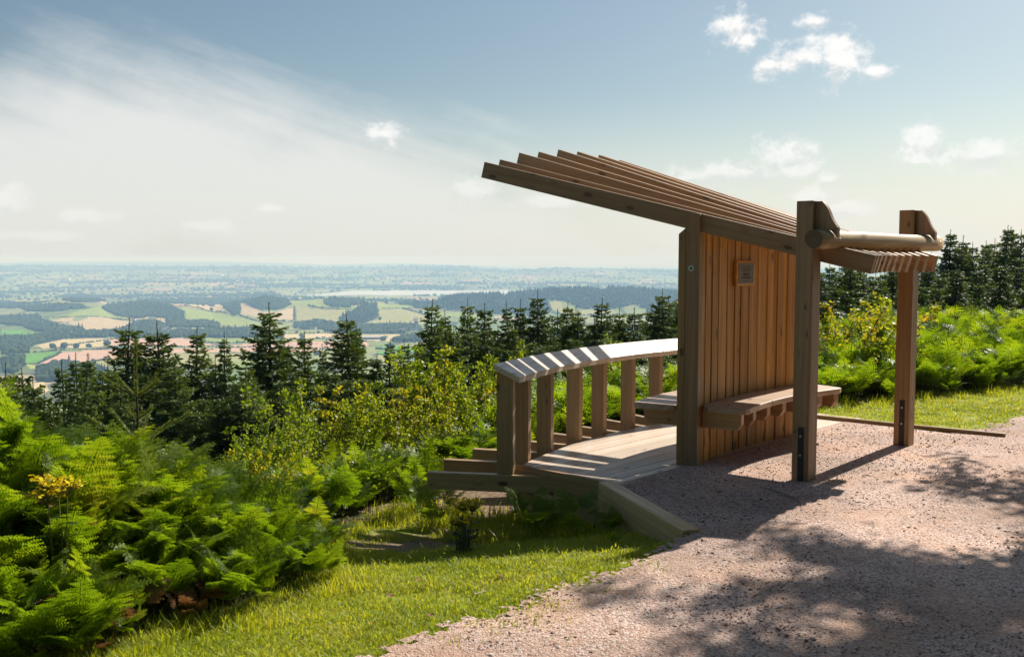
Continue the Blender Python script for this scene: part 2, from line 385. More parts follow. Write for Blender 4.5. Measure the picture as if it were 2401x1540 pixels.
# ------------------------------------------------------------------ object helpers
def link(o, parent=None):
    COL.objects.link(o)
    if parent is not None:
        o.parent = parent
    return o
def tag(o, label, cat, group=None, kind=None):
    if label: o['label'] = label
    if cat: o['category'] = cat
    if group: o['group'] = group
    if kind: o['kind'] = kind
    return o
def empty(name, loc=(0, 0, 0), rz=0.0):
    o = bpy.data.objects.new(name, None)
    o.empty_display_size = 0.2
    o.location = loc; o.rotation_euler = (0, 0, rz)
    return link(o)
def np_mesh(name, V, Fs, mats=(), uv=None, smooth=False, attrs=None, fmat=None):
    """V (n,3); Fs (m,k) one polygon size or a list of such arrays"""
    me = bpy.data.meshes.new(name)
    V = np.asarray(V, np.float32)
    if not isinstance(Fs, list): Fs = [Fs]
    Fs = [np.asarray(f, np.int32) for f in Fs if len(f)]
    me.vertices.add(len(V)); me.vertices.foreach_set('co', V.ravel())
    nl = sum(f.size for f in Fs); npoly = sum(len(f) for f in Fs)
    me.loops.add(nl); me.loops.foreach_set('vertex_index', np.concatenate([f.ravel() for f in Fs]))
    me.polygons.add(npoly)
    tot = np.concatenate([np.full(len(f), f.shape[1], np.int32) for f in Fs])
    st = np.concatenate([[0], np.cumsum(tot)[:-1]]).astype(np.int32)
    me.polygons.foreach_set('loop_start', st)
    me.polygons.foreach_set('loop_total', tot)
    me.polygons.foreach_set('use_smooth', np.full(npoly, smooth, bool))
    if fmat is not None: me.polygons.foreach_set('material_index', np.asarray(fmat, np.int32))
    for m_ in mats: me.materials.append(m_)
    if uv is not None:
        l = me.uv_layers.new(name='uv'); l.data.foreach_set('uv', np.asarray(uv, np.float32).ravel())
    if attrs:
        for k, (typ, dom, arr) in attrs.items():
            a = me.attributes.new(k, typ, dom)
            f = {'FLOAT': 'value', 'INT': 'value', 'FLOAT_VECTOR': 'vector', 'FLOAT_COLOR': 'color'}[typ]
            a.data.foreach_set(f, np.asarray(arr, np.float32 if typ != 'INT' else np.int32).ravel())
    me.update(); me.validate()
    return me

class MB:
    """collects solid pieces of timber; uv: u runs along the piece, v across it"""
    def __init__(s):
        s.v = []; s.f = []; s.uv = []; s.t = []; s.sm = []
    def prism(s, bot, top, ua, tint=None, smooth_sides=False):
        b = len(s.v); k = len(bot)
        bot = [Vector(q) for q in bot]; top = [Vector(q) for q in top]
        ua = Vector(ua).normalized()
        s.v += bot + top
        c = sum((q for q in bot + top), Vector()) / (2 * k)
        fs = [list(range(b + k - 1, b - 1, -1)), list(range(b + k, b + 2 * k))]
        sm_ = [False, False]
        for i in range(k):
            j = (i + 1) % k
            fs.append([b + i, b + j, b + k + j, b + k + i]); sm_.append(smooth_sides)
        # outward check
        nrm = (top[0] - bot[0])
        a = Vector()
        for i in range(k):
            a += (bot[i] - bot[0]).cross(bot[(i + 1) % k] - bot[0])
        if a.dot(nrm) < 0:
            fs = [f[::-1] for f in fs]
        t = random.random() if tint is None else tint
        ou, ov = random.uniform(0, 40), random.uniform(0, 40)
        for f, q in zip(fs, sm_):
            pts = [s.v[i] for i in f]
            n_ = Vector()
            for i in range(len(pts)):
                n_ += (pts[i] - pts[0]).cross(pts[(i + 1) % len(pts)] - pts[0])
            n_.normalize()
            if abs(n_.dot(ua)) > 0.8:
                va = ua.orthogonal().normalized(); wa = va.cross(ua)
                uvs = [((x - c).dot(va) * 0.6 + ou, (x - c).dot(wa) + ov) for x in pts]
            else:
                va = n_.cross(ua).normalized()
                off = 0.37 * round(n_.x * 3 + n_.y * 5 + n_.z * 7)
                uvs = [((x - c).dot(ua) + ou, (x - c).dot(va) + ov + off) for x in pts]
            s.f.append(f); s.uv += uvs; s.t.append(t); s.sm.append(q)
    def beam(s, a, b, side, w_, h_, up=None, tint=None):
        """box from a to b (centre line), width w_ along side, height h_ along up"""
        a = Vector(a); b = Vector(b); ax = (b - a).normalized(); side = Vector(side)
        side = (side - ax * side.dot(ax)).normalized()
        upv = ax.cross(side).normalized() if up is None else Vector(up).normalized()
        sd_ = side * w_ / 2; u_ = upv * h_ / 2
        s.prism([a - sd_ - u_, a + sd_ - u_, a + sd_ + u_, a - sd_ + u_], [b - sd_ - u_, b + sd_ - u_, b + sd_ + u_, b - sd_ + u_], ax, tint)
    def box(s, c, dims, ax=(1, 0, 0), up=(0, 0, 1), ua=None, tint=None):
        c = Vector(c); ax = Vector(ax).normalized(); up = Vector(up).normalized(); sd_ = up.cross(ax)
        l, w_, h_ = dims
        p_ = lambda i, j, k: c + ax * l / 2 * i + sd_ * w_ / 2 * j + up * h_ / 2 * k
        s.prism([p_(-1, -1, -1), p_(1, -1, -1), p_(1, 1, -1), p_(-1, 1, -1)], [p_(-1, -1, 1), p_(1, -1, 1), p_(1, 1, 1), p_(-1, 1, 1)], ua if ua is not None else ax, tint)
    def cyl(s, a, b, r, seg=20, r2=None, tint=None, ua=None):
        a = Vector(a); b = Vector(b); ax = (b - a).normalized(); x = ax.orthogonal().normalized(); y = ax.cross(x)
        r2 = r if r2 is None else r2
        f = lambda q, rr: [q + (x * math.cos(2 * math.pi * i / seg) + y * math.sin(2 * math.pi * i / seg)) * rr for i in range(seg)]
        s.prism(f(a, r), f(b, r2), ua if ua is not None else ax, tint, True)
    def build(s, name, mat, parent=None, bevel=0.004):
        me = bpy.data.meshes.new(name)
        me.from_pydata([tuple(q) for q in s.v], [], s.f)
        uvl = me.uv_layers.new(name='uv')
        uvl.data.foreach_set('uv', [x for q in s.uv for x in q])
        at = me.attributes.new('tint', 'FLOAT', 'FACE'); at.data.foreach_set('value', s.t)
        me.polygons.foreach_set('use_smooth', s.sm)
        me.materials.append(mat)
        me.update()
        o = bpy.data.objects.new(name, me)
        if bevel:
            b = o.modifiers.new('bevel', 'BEVEL'); b.width = bevel; b.segments = 2; b.limit_method = 'ANGLE'; b.angle_limit = R_(50)
        return link(o, parent)

def new_mat(name):
    m_ = bpy.data.materials.new(name); m_.use_nodes = True
    m_.node_tree.nodes.clear()
    t = NT(m_.node_tree)
    out = t.add('ShaderNodeOutputMaterial')
    return m_, t, out
def pbsdf(t, out, col, rough=0.6, spec=0.4, normal=None, metal=0.0):
    b = t.add('ShaderNodeBsdfPrincipled')
    t.put(b.inputs['Base Color'], (*col, 1) if isinstance(col, tuple) and len(col) == 3 else col)
    t.put(b.inputs['Roughness'], rough); t.put(b.inputs['Metallic'], metal)
    t.put(b.inputs['Specular IOR Level'], spec); t.put(b.inputs['Normal'], normal)
    t.l.new(b.outputs[0], out.inputs[0])
    return b

def wood(name, light, dark, knot=(0.10, 0.045, 0.02), kn=1.0, rough=0.50, spec=0.5, grey=0.0, greyc=(0.30, 0.285, 0.24), kscale=1.0):
    m_, t, out = new_mat(name)
    uv = t.add('ShaderNodeUVMap', uv_map='uv').outputs[0]
    oi = t.add('ShaderNodeObjectInfo').outputs['Random']
    at = t.add('ShaderNodeAttribute', attribute_name='tint').outputs['Fac']
    u, v, _ = t.sep(uv)
    seed = t.m('ADD', t.m('MULTIPLY', oi, 37.0), t.m('MULTIPLY', at, 11.0))
    warp = t.noise(t.xyz(t.m('MULTIPLY', u, 1.3), t.m('MULTIPLY', v, 3.0), seed), 1.0, 2.0)
    vw = t.m('ADD', v, t.m('MULTIPLY', warp, 0.05))
    # knots
    kv = t.vor(t.xyz(t.m('MULTIPLY', u, 5.0 * kscale), t.m('MULTIPLY', v, 11.0 * kscale), seed), 1.0)
    kd = kv.outputs['Distance']
    kr = t.sm(t.sep(kv.outputs['Color'])[0], 0.35, 1.0, -0.1, 0.21)
    kmask = t.sm(t.m('SUBTRACT', kd, kr), 0.02, -0.03)
    halo = t.sm(t.m('SUBTRACT', kd, kr), 0.25, 0.0)
    # grain bends round the knots
    vg = t.m('ADD', vw, t.m('MULTIPLY', halo, 0.02))
    g1 = t.noise(t.xyz(t.m('MULTIPLY', u, 0.9), t.m('MULTIPLY', vg, 30.0), seed), 1.0, 3.0, 0.6)
    g2 = t.noise(t.xyz(t.m('MULTIPLY', u, 5.0), t.m('MULTIPLY', vg, 230.0), seed), 1.0, 3.0, 0.7)
    g3 = t.noise(t.xyz(t.m('MULTIPLY', u, 0.7), t.m('MULTIPLY', v, 2.5), seed), 1.0, 3.0, 0.6)
    f = t.m('ADD', t.m('MULTIPLY', g1, 0.75), t.m('MULTIPLY', g2, 0.25))
    c = t.mix(t.sm(f, 0.32, 0.68), dark, light)
    c = t.mix(t.m('MULTIPLY', halo, 0.35), c, tuple(x * 0.7 for x in dark))
    c = t.mix(t.m('MULTIPLY', kmask, 0.9 * kn), c, knot)
    if grey > 0:
        gm = t.sm(g3, 0.35, 0.7, grey * 0.75, min(1.0, grey * 1.25))
        c = t.mix(gm, c, t.mix(t.sm(f, 0.3, 0.7), tuple(x * 0.72 for x in greyc), greyc))
        c = t.mix(t.m('MULTIPLY', kmask, 0.6), c, knot)
    bright = t.m('ADD', 0.82, t.m('ADD', t.m('MULTIPLY', at, 0.34), t.m('MULTIPLY', g3, 0.16)))
    c = t.mix(1.0, c, t.xyz(bright, bright, bright), 'MULTIPLY')
    h = t.m('ADD', t.m('MULTIPLY', g2, 0.6), t.m('MULTIPLY', g1, 0.5))
    h = t.m('SUBTRACT', h, t.m('MULTIPLY', kmask, 0.3))
    pbsdf(t, out, c, t.sm(g1, 0.2, 0.8, rough + 0.1, rough - 0.1), spec, t.bump(h, 0.35, 0.004))
    return m_

m_wall = wood('wall_larch', (0.56, 0.275, 0.034), (0.345, 0.150, 0.014), kscale=0.9, rough=0.5)
m_grey = wood('skylit_grey_pine', (0.36, 0.215, 0.100), (0.235, 0.135, 0.060), grey=0.30, greyc=(0.26, 0.20, 0.135))  # greyer copy of the brown pine: cool sky-lit look put into the colour
m_post = wood('post_pine', (0.38, 0.228, 0.085), (0.26, 0.148, 0.05), grey=0.20, greyc=(0.27, 0.205, 0.13))
m_warm = wood('rafter_pine', (0.44, 0.262, 0.12), (0.30, 0.165, 0.068), grey=0.12, rough=0.34)
m_deck = wood('deck_pine', (0.68, 0.54, 0.41), (0.52, 0.385, 0.275), grey=0.25, greyc=(0.54, 0.47, 0.39), kn=0.6, rough=0.45)
m_rail = wood('rail_pine', (0.72, 0.60, 0.47), (0.56, 0.44, 0.32), grey=0.30, greyc=(0.60, 0.54, 0.48), rough=0.36, spec=0.6)
m_bal = wood('baluster_pine', (0.43, 0.26, 0.125), (0.30, 0.175, 0.08), grey=0.25, greyc=(0.27, 0.21, 0.14))
m_timb = wood('sleeper_timber', (0.58, 0.40, 0.20), (0.42, 0.28, 0.13), grey=0.15, greyc=(0.44, 0.34, 0.21))
m_log = wood('log_wood', (0.60, 0.42, 0.20), (0.40, 0.255, 0.11), kn=0.5, grey=0.15, greyc=(0.40, 0.33, 0.22), rough=0.55)
m_seat = wood('seat_pine', (0.52, 0.36, 0.24), (0.38, 0.24, 0.15), grey=0.2, greyc=(0.42, 0.37, 0.31), rough=0.45, spec=0.5)

def simple(name, col, rough=0.5, metal=0.0, var=0.15, scale=30.0, spec=0.5):
    m_, t, out = new_mat(name)
    n_ = t.noise(t.add('ShaderNodeTexCoord').outputs['Object'], scale, 4.0)
    k = t.m('ADD', 1.0 - var, t.m('MULTIPLY', n_, 2 * var))
    pbsdf(t, out, t.mix(1.0, col, t.xyz(k, k, k), 'MULTIPLY'), rough, spec, t.bump(n_, 0.1, 0.002), metal)
    return m_
m_steel = simple('black_steel', (0.018, 0.018, 0.02), 0.45)
m_zinc = simple('zinc_bolt', (0.62, 0.62, 0.60), 0.35, 0.9)
m_washer = simple('washer_plate', (0.50, 0.56, 0.52), 0.4, 0.3)
m_plate = simple('brass_plate', (0.13, 0.10, 0.065), 0.45, 0.35, 0.08)
m_ink = simple('engraving', (0.035, 0.025, 0.02), 0.7)

Z = Vector((0, 0, 1))
def P3(p, n, z=0.0): return Vector(W(p, n, z))
def F3(d, r, z=0.0): return Vector(F(d, r, z))
Pd = Vector((PV[0], PV[1], 0)); Nd = Vector((NV[0], NV[1], 0))

# ------------------------------------------------------------------ the shelter
shelter = empty('viewing_shelter', W(0, 0.3, 0))
shelter['label'] = 'timber viewing shelter with slatted fan roof, curved board wall and benches'
shelter['category'] = 'shelter'
def S_(mb, name, mat, parent=None, bevel=0.004):
    o = mb.build(name, mat, None, bevel)
    q = parent if parent is not None else shelter
    o.parent = q
    bpy.context.view_layer.update()
    o.matrix_parent_inverse = q.matrix_world.inverted()
    return o

# front posts with black foot plates, log and ogee brackets
POSTS = [(-0.975, 0.03), (1.052, 0.03)]
for i, (pp, pn_) in enumerate(POSTS):
    mb = MB()
    h = 0.142
    q = [P3(pp - h / 2, pn_ - h / 2, -0.25), P3(pp + h / 2, pn_ - h / 2, -0.25), P3(pp + h / 2, pn_ + h / 2, -0.25), P3(pp - h / 2, pn_ + h / 2, -0.25)]
    mb.prism(q, [a + Z * (2.19 + 0.25) for a in q], Z, 0.4)
    po = S_(mb, 'post', m_grey if i == 0 else m_post, bevel=0.006)
    po['label'] = 'greyer post nearest the camera' if i == 0 else 'browner post further along the path'
    mb = MB(); mb.box(P3(pp - h / 2 - 0.003, pn_ - 0.006, 0.19), (0.048, 0.007, 0.48), ax=Nd, up=Z)
    fp = S_(mb, 'foot_plate', m_steel, po, 0.002)
    for zz in (0.36, 0.21):
        mb = MB(); c_ = P3(pp - h / 2 - 0.006, pn_ - 0.006, zz); mb.cyl(c_, c_ - Pd * 0.007, 0.009, 8)
        S_(mb, 'bolt', m_zinc, po, 0)
    # ogee bracket on the path face of the post, over the log
    mb = MB()
    prof = [(0.0, 2.185), (0.045, 2.185)]
    for k in range(1, 13):
        tt = k / 12
        prof.append((0.045 + 0.125 * (0.5 * tt + 0.5 * tt * tt * (3 - 2 * tt)) + 0.012 * math.sin(tt * math.pi * 2), 2.185 - 0.20 * (tt ** 1.1) + 0.0))
    prof += [(0.172, 1.978), (0.172, 1.905)]
    for k in range(0, 9):
        a_ = R_(70 - k * 18)
        prof.append((0.098 + 0.074 * math.cos(a_ + R_(0)), 1.888 + 0.074 * math.sin(a_)) if a_ > 0.2 else (0.10, 1.96))
    prof = prof[:17] + [(0.172, 1.93), (0.145, 1.945), (0.118, 1.958), (0.085, 1.962), (0.05, 1.948), (0.026, 1.92), (0.0, 1.90)]
    fx = pn_ - h / 2
    mb.prism([P3(pp - 0.022, fx - a, z) for a, z in prof], [P3(pp + 0.022, fx - a, z) for a, z in prof], Z, 0.5)
    br = S_(mb, 'bracket', m_grey if i == 0 else m_warm, po, 0.003)
mb = MB()
lr_ = 0.072
ln, lz = 0.03 - 0.071 - lr_ - 0.004, 1.888
nseg = 26
prev = None
V_ = []; rings = 15
LV = []; 
for a in range(rings):
    tt = a / (rings - 1)
    cc = P3(-1.19 + 2.53 * tt, ln + 0.006 * math.sin(tt * 7), lz + 0.005 * math.sin(tt * 5 + 1))
    for k in range(nseg):
        an = 2 * math.pi * k / nseg
        rr = lr_ * (1 + 0.025 * math.sin(an * 2 + tt * 6) + 0.015 * math.sin(an * 3 - tt * 11))
        LV.append(cc + (Nd * math.cos(an) + Z * math.sin(an)) * rr)
lf = []; luv = []
for a in range(rings - 1):
    for k in range(nseg):
        k2 = (k + 1) % nseg
        lf.append((a * nseg + k, (a + 1) * nseg + k, (a + 1) * nseg + k2, a * nseg + k2))
        u0, u1 = 2.5 * a / (rings - 1), 2.5 * (a + 1) / (rings - 1); v0, v1 = 0.45 * k / nseg, 0.45 * (k + 1) / nseg
        luv += [(u0, v0), (u1, v0), (u1, v1), (u0, v1)]
me = bpy.data.meshes.new('log')
caps = [list(range(nseg)), list(range((rings - 1) * nseg, rings * nseg))[::-1]]
for c_ in caps:
    luv += [(5 + 0.02 * math.cos(2 * math.pi * i / nseg), 0.07 * math.sin(2 * math.pi * i / nseg)) for i in range(nseg)]
me.from_pydata([tuple(v) for v in LV], [], lf + caps)
l_ = me.uv_layers.new(name='uv'); l_.data.foreach_set('uv', [x for q in luv for x in q])
me.materials.append(m_log)
m_end, t_, o_ = new_mat('log_end_grain')
oc = t_.add('ShaderNodeTexCoord').outputs['Object']
cen = P3(-1.19, ln, lz); 
dist = t_.m('MULTIPLY', t_.add('ShaderNodeVectorMath', operation='LENGTH').outputs['Value'], 1.0)
vmn = [n for n in t_.n if n.type == 'VECT_MATH'][0]
sub = t_.add('ShaderNodeVectorMath', operation='SUBTRACT'); t_.l.new(oc, sub.inputs[0]); sub.inputs[1].default_value = cen
t_.l.new(sub.outputs[0], vmn.inputs[0])
wob = t_.noise(oc, 18.0, 2.0)
rg = t_.m('SINE', t_.m('MULTIPLY', t_.m('ADD', dist, t_.m('MULTIPLY', wob, 0.012)), 900.0))
ce = t_.mix(t_.sm(rg, -1, 1), (0.10, 0.075, 0.05), (0.20, 0.145, 0.10))
ce = t_.mix(t_.sm(dist, 0.006, 0.0), ce, (0.5, 0.45, 0.4))
pbsdf(t_, o_, ce, 0.8, 0.2)
me.materials.append(m_end)
me.polygons.foreach_set('use_smooth', [True] * len(lf) + [False] * 2)
me.polygons.foreach_set('material_index', [0] * len(lf) + [1] * 2)
lo = link(bpy.data.objects.new('log', me)); lo.parent = shelter; bpy.context.view_layer.update(); lo.matrix_parent_inverse = shelter.matrix_world.inverted()
for (pp, _), s_ in zip(POSTS, (0.09, 0.20)):
    mb = MB(); c_ = P3(pp + s_, ln - lr_ * 0.72, lz + lr_ * 0.6 * (0.2)); mb.cyl(c_ + Nd * 0.01, c_ - Nd * 0.022, 0.008, 8); S_(mb, 'bolt', m_zinc, lo, 0)

# fan of rafters: low ends under the log, tips rising to the middle
RA = [-13.6 + 2.72 * k for k in range(11)]
TIPZ = [2.640, 2.690, 2.780, 2.815, 2.862, 2.865, 2.850, 2.815, 2.770, 2.700, 2.640]
TIPR = [6.56, 6.58, 6.56, 6.54, 6.52, 6.51, 6.47, 6.45, 6.5, 6.5, 6.5]
LOWR, LOWZ = 3.08, 1.768
RD = 0.147
def raft_top(deg, r):
    z_ = np.interp(deg, RA, TIPZ)
    return LOWZ + (z_ - LOWZ) * (r - LOWR) / (6.54 - LOWR)
for k, dg in enumerate(RA):
    zt = TIPZ[k]; rt = TIPR[k]
    lr0 = LOWR + 0.07 * k / 10
    a = F3(dg, lr0, LOWZ + 0.002); b = F3(dg, rt, zt)
    ax = (b - a).normalized(); sd_ = ax.cross(Z).normalized(); upv = sd_.cross(ax).normalized()
    a -= upv * RD / 2; b -= upv * RD / 2
    mb = MB(); mb.beam(a, b, sd_, 0.056, RD, upv)
    ro = S_(mb, 'rafter', m_grey if k == 0 else m_warm, bevel=0.003)
    if k == 0: ro['label'] = 'rafter in sky-lit grey tone at the near edge of the roof'

# curved wall: an end post each side and vertical boards on two faces between
WR = 4.50
for sgn in (-1, 1):
    th = 14.05 * sgn
    for nm, r0, r1, zt in (('wall_post', 4.465, 4.585, 2.115), ('wall_post', 4.588, 4.648, 1.97)):
        mb = MB()
        tw = 0.033
        td = (F3(th + 0.1, 4.5) - F3(th - 0.1, 4.5)).normalized()
        rd = (F3(th, 5) - F3(th, 4)).normalized()
        q = [F3(th, r0, -0.2) - td * tw, F3(th, r1, -0.2) - td * tw, F3(th, r1, -0.2) + td * tw, F3(th, r0, -0.2) + td * tw]
        if r0 > 4.58:
            tp = [F3(th, r0, zt + 0.03) - td * tw, F3(th, r1, zt - 0.02) - td * tw, F3(th, r1, zt - 0.02) + td * tw, F3(th, r0, zt + 0.03) + td * tw]
        else:
            tp = [a_ + Z * (zt + 0.2) for a_ in q]
        mb.prism(q, tp, Z, 0.5)
        wp = S_(mb, nm, m_grey if r0 < 4.58 else m_post, bevel=0.003)
        if sgn < 0 and r0 < 4.58:
            c_ = F3(th, 4.535, 1.665) - td * (tw + 0.001)
            mb = MB(); mb.cyl(c_, c_ - td * 0.004, 0.026, 20); wa = S_(mb, 'washer', m_washer, wp, 0)
            mb = MB(); mb.cyl(c_ - td * 0.003, c_ - td * 0.014, 0.010, 6); S_(mb, 'bolt', m_steel, wp, 0)
mbp = MB()
ang = -13.6
i = 0
while ang < 13.6:
    wd = random.uniform(0.75, 1.35)
    a1 = min(ang + wd, 13.65)
    inner = (i % 2 == 0)
    r0, r1 = (4.470, 4.493) if inner else (4.4785, 4.503)
    r0 += random.uniform(-0.002, 0.002)
    ov = 0.14 if inner else 0.16
    A, B = ang - ov, a1 + ov
    A = max(A, -13.62); B = min(B, 13.62)
    za = raft_top(A, 4.5) - RD - 0.012; zb = raft_top(B, 4.5) - RD - 0.012
    zo = -0.06
    q = [F3(A, r0, zo), F3(B, r0, zo), F3(B, r1, zo), F3(A, r1, zo)]
    tp = [F3(A, r0, za), F3(B, r0, zb), F3(B, r1, zb), F3(A, r1, za)]
    mbp.prism(q, tp, Z)
    ang = a1; i += 1
ang = -13.5
while ang < 13.4:                       # view-side skin of boards
    a1 = min(ang + 1.5, 13.5)
    za = raft_top(ang, 4.55) - RD - 0.012; zb = raft_top(a1, 4.55) - RD - 0.012
    r0, r1 = 4.53, 4.552
    mbp.prism([F3(ang, r0, 0), F3(a1 - 0.06, r0, 0), F3(a1 - 0.06, r1, 0), F3(ang, r1, 0)], [F3(ang, r0, za), F3(a1 - 0.06, r0, zb), F3(a1 - 0.06, r1, zb), F3(ang, r1, za)], Z)
    ang = a1
S_(mbp, 'board_wall', m_wall, bevel=0.003)

# two curved benches, one on each side of the wall
def bench(name, ri, ro, d0, d1, z, parts, flip, lab):
    mb = MB()
    th_ = 0.05
    n_ = len(parts)
    for (a, b) in parts:
        pts = []
        st = 8
        for k in range(st + 1): pts.append((a + (b - a) * k / st, ri))
        for k in range(st + 1): pts.append((b + (a - b) * k / st, ro))
        if a == d0:                     # rounded corners at the ends
            c = 0.07; cd = math.degrees(c / ri)
            pts = [(a + cd, ri)] + pts[1:-1] + [(a + cd, ro), (a + cd * 0.3, ro - c * 0.3), (a, ro - c), (a, ri + c), (a + cd * 0.3, ri + c * 0.3)]
        if b == d1:
            c = 0.07; cd = math.degrees(c / ri)
            k1 = [i for i, q in enumerate(pts) if q == (b, ri)][0]
            pts[k1:k1 + 2] = [(b - cd, ri), (b - cd * 0.3, ri + c * 0.3), (b, ri + c), (b, ro - c), (b - cd * 0.3, ro - c * 0.3), (b - cd, ro)]
        td = (F3(b, ri) - F3(a, ri)).normalized()
        mb.prism([F3(q[0], q[1], z - th_) for q in pts], [F3(q[0], q[1], z) for q in pts], td)
    o = S_(mb, name, m_seat, bevel=0.007)
    o['label'] = lab
    return o
sb1 = bench('bench_seat', 4.06, 4.463, -13.6, 13.0, 0.505, [(-13.6, -4.8), (-4.75, 4.2), (4.25, 13.0)], 0, 'bench seat on the path side')
sb2 = bench('bench_seat', 4.652, 5.06, -14.4, 14.0, 0.505, [(-14.4, -4.8), (-4.75, 4.2), (4.25, 14.0)], 1, 'bench seat on the deck side')
for dg in (-12.6, -8.3, -4.0, 0.3, 4.6, 8.9, 12.4):
    for (r0, r1, par) in ((4.462, 4.12, sb1), (4.56, 4.99, sb2)):
        mb = MB()
        sgn = 1 if r1 > r0 else -1
        z0_, z1_ = 0.455, 0.315
        prof = [(r0, z0_), (r1, z0_), (r1, z1_ + 0.05), (r1 - sgn * 0.035, z1_), (r0, z1_)]
        td = (F3(dg + 0.1, 4.5) - F3(dg - 0.1, 4.5)).normalized()
        rd = (F3(dg, 5) - F3(dg, 4)).normalized()
        mb.prism([F3(dg, r, z) - td * 0.035 for r, z in prof], [F3(dg, r, z) + td * 0.035 for r, z in prof], rd)
        S_(mb, 'bench_support', m_warm if r1 < r0 else m_bal, par, 0.004)

# plaque on the path side of the wall
pd_ = -2.0
td = (F3(pd_ + 0.1, 4.5) - F3(pd_ - 0.1, 4.5)).normalized(); rd = (F3(pd_, 5) - F3(pd_, 4)).normalized()
mb = MB(); mb.box(F3(pd_, 4.450, 1.612), (0.36, 0.03, 0.232), ax=td, up=Z)
pb = S_(mb, 'plaque_board', m_wall, bevel=0.006)
mb = MB(); mb.box(F3(pd_, 4.4345, 1.612), (0.29, 0.003, 0.182), ax=td, up=Z)
pl = S_(mb, 'plaque', m_plate, pb, 0.001)
mb = MB()
rr_ = random.Random(4)
for (yy, hh, ww, gap) in ((0.066, 0.005, 0.15, .5), (0.052, 0.004, 0.25, .4), (0.041, 0.004, 0.12, .5), (0.030, 0.005, 0.17, .4), (0.019, 0.004, 0.14, .5), (-0.003, 0.012, 0.115, .3), (-0.019, 0.010, 0.12, .3), (-0.041, 0.014, 0.18, .25), (-0.066, 0.006, 0.05, .4)):
    x = -ww / 2
    while x < ww / 2:
        l = hh * rr_.uniform(0.5, 0.8)
        mb.box(F3(pd_, 4.4327, 1.612 + yy) + td * (x + l / 2), (l * 0.72, 0.0008, hh), ax=td, up=Z)
        x += l * (1.0 if rr_.random() > 0.16 else 1.7)
S_(mb, 'lettering', m_ink, pb, 0)

# ------------------------------------------------------------------ the deck
deck = empty('viewing_deck', W(0, 1.7, 0))
deck['label'] = 'curved timber viewing deck with railing, projecting over the bracken slope'
deck['category'] = 'deck'
RDK = 5.83
mb = MB()
nb = 10
n0_, n1_ = 0.98, RDK + CN
wbd = (n1_ - n0_) / nb
for k in range(nb):
    a, b = n0_ + k * wbd + 0.003, n0_ + (k + 1) * wbd - 0.003
    def hw(n): return min(2.06, math.sqrt(max(RDK ** 2 - (n - CN) ** 2, 0.0)))
    ns = np.linspace(a, b, 7 if k > 5 else 2)
    right = [(hw(q) if hw(q) < 2.06 else 2.45 if k < 6 else 2.06, q) for q in ns]
    left = [(-hw(q), q) for q in ns][::-1]
    if k < 6: right = [(2.30, a), (2.30, b)]
    pts = right + left
    pts = [pts[i] for i in range(len(pts)) if i == 0 or (abs(pts[i][0] - pts[i - 1][0]) + abs(pts[i][1] - pts[i - 1][1])) > 1e-4]
    dz_ = random.uniform(-0.001, 0.001)
    mb.prism([P3(p, n, -0.028) for p, n in pts], [P3(p, n, dz_) for p, n in pts], Pd)
S_(mb, 'decking', m_deck, deck, 0.002)
mb = MB(); mb.prism([P3(-2.105, 0.965, -0.155), P3(-2.062, 0.965, -0.155), P3(-2.062, 2.09, -0.155), P3(-2.105, 2.09, -0.155)], [P3(-2.105, 0.965, 0.006), P3(-2.062, 0.965, 0.006), P3(-2.062, 2.09, 0.006), P3(-2.105, 2.09, 0.006)], Nd)
S_(mb, 'edge_board', m_bal, deck)
mb = MB(); mb.prism([P3(-2.095, 0.98, -0.36), P3(-2.03, 0.98, -0.36), P3(-2.03, 2.2, -0.36), P3(-2.095, 2.2, -0.36)], [P3(-2.095, 0.98, -0.158), P3(-2.03, 0.98, -0.158), P3(-2.03, 2.2, -0.158), P3(-2.095, 2.2, -0.158)], Nd)
S_(mb, 'bearer', m_timb, deck)
mb = MB(); mb.prism([P3(-2.0, 2.12, -0.33), P3(2.0, 2.12, -0.33), P3(2.0, 2.22, -0.33), P3(-2.0, 2.22, -0.33)], [P3(-2.0, 2.12, -0.185), P3(2.0, 2.12, -0.185), P3(2.0, 2.22, -0.185), P3(-2.0, 2.22, -0.185)], Pd)
S_(mb, 'bearer', m_timb, deck)
for pp in (-1.8, -0.6, 0.6, 1.8):
    mb = MB(); mb.beam(P3(pp, 2.17, -1.6), P3(pp, 2.17, -0.331), Pd, 0.14, 0.14); S_(mb, 'stilt', m_timb, deck)
# joists: tips measured, slowly turning with the fan
JT = [(-2.61, 2.63, 33), (-2.15, 2.91, 30), (-1.62, 3.07, 25), (-1.05, 3.18, 16), (-0.50, 3.22, 7.5), (0.05, 3.23, 0), (0.60, 3.22, -7.5), (1.10, 3.18, -16), (1.62, 3.07, -25), (2.15, 2.91, -30), (2.61, 2.63, -33)]
for p_, n_, a_ in JT:
    a = R_(a_)
    L = (n_ - 1.3) / math.cos(a) if abs(a_) < 28 else 1.15
    q0 = P3(p_, n_, -0.125); q1 = q0 + (Pd * math.sin(a) - Nd * math.cos(a)) * L
    mb = MB(); mb.beam(q0, q1, Pd, 0.07, 0.145)
    S_(mb, 'joist', m_bal if abs(a_) != 33 else m_timb, deck)
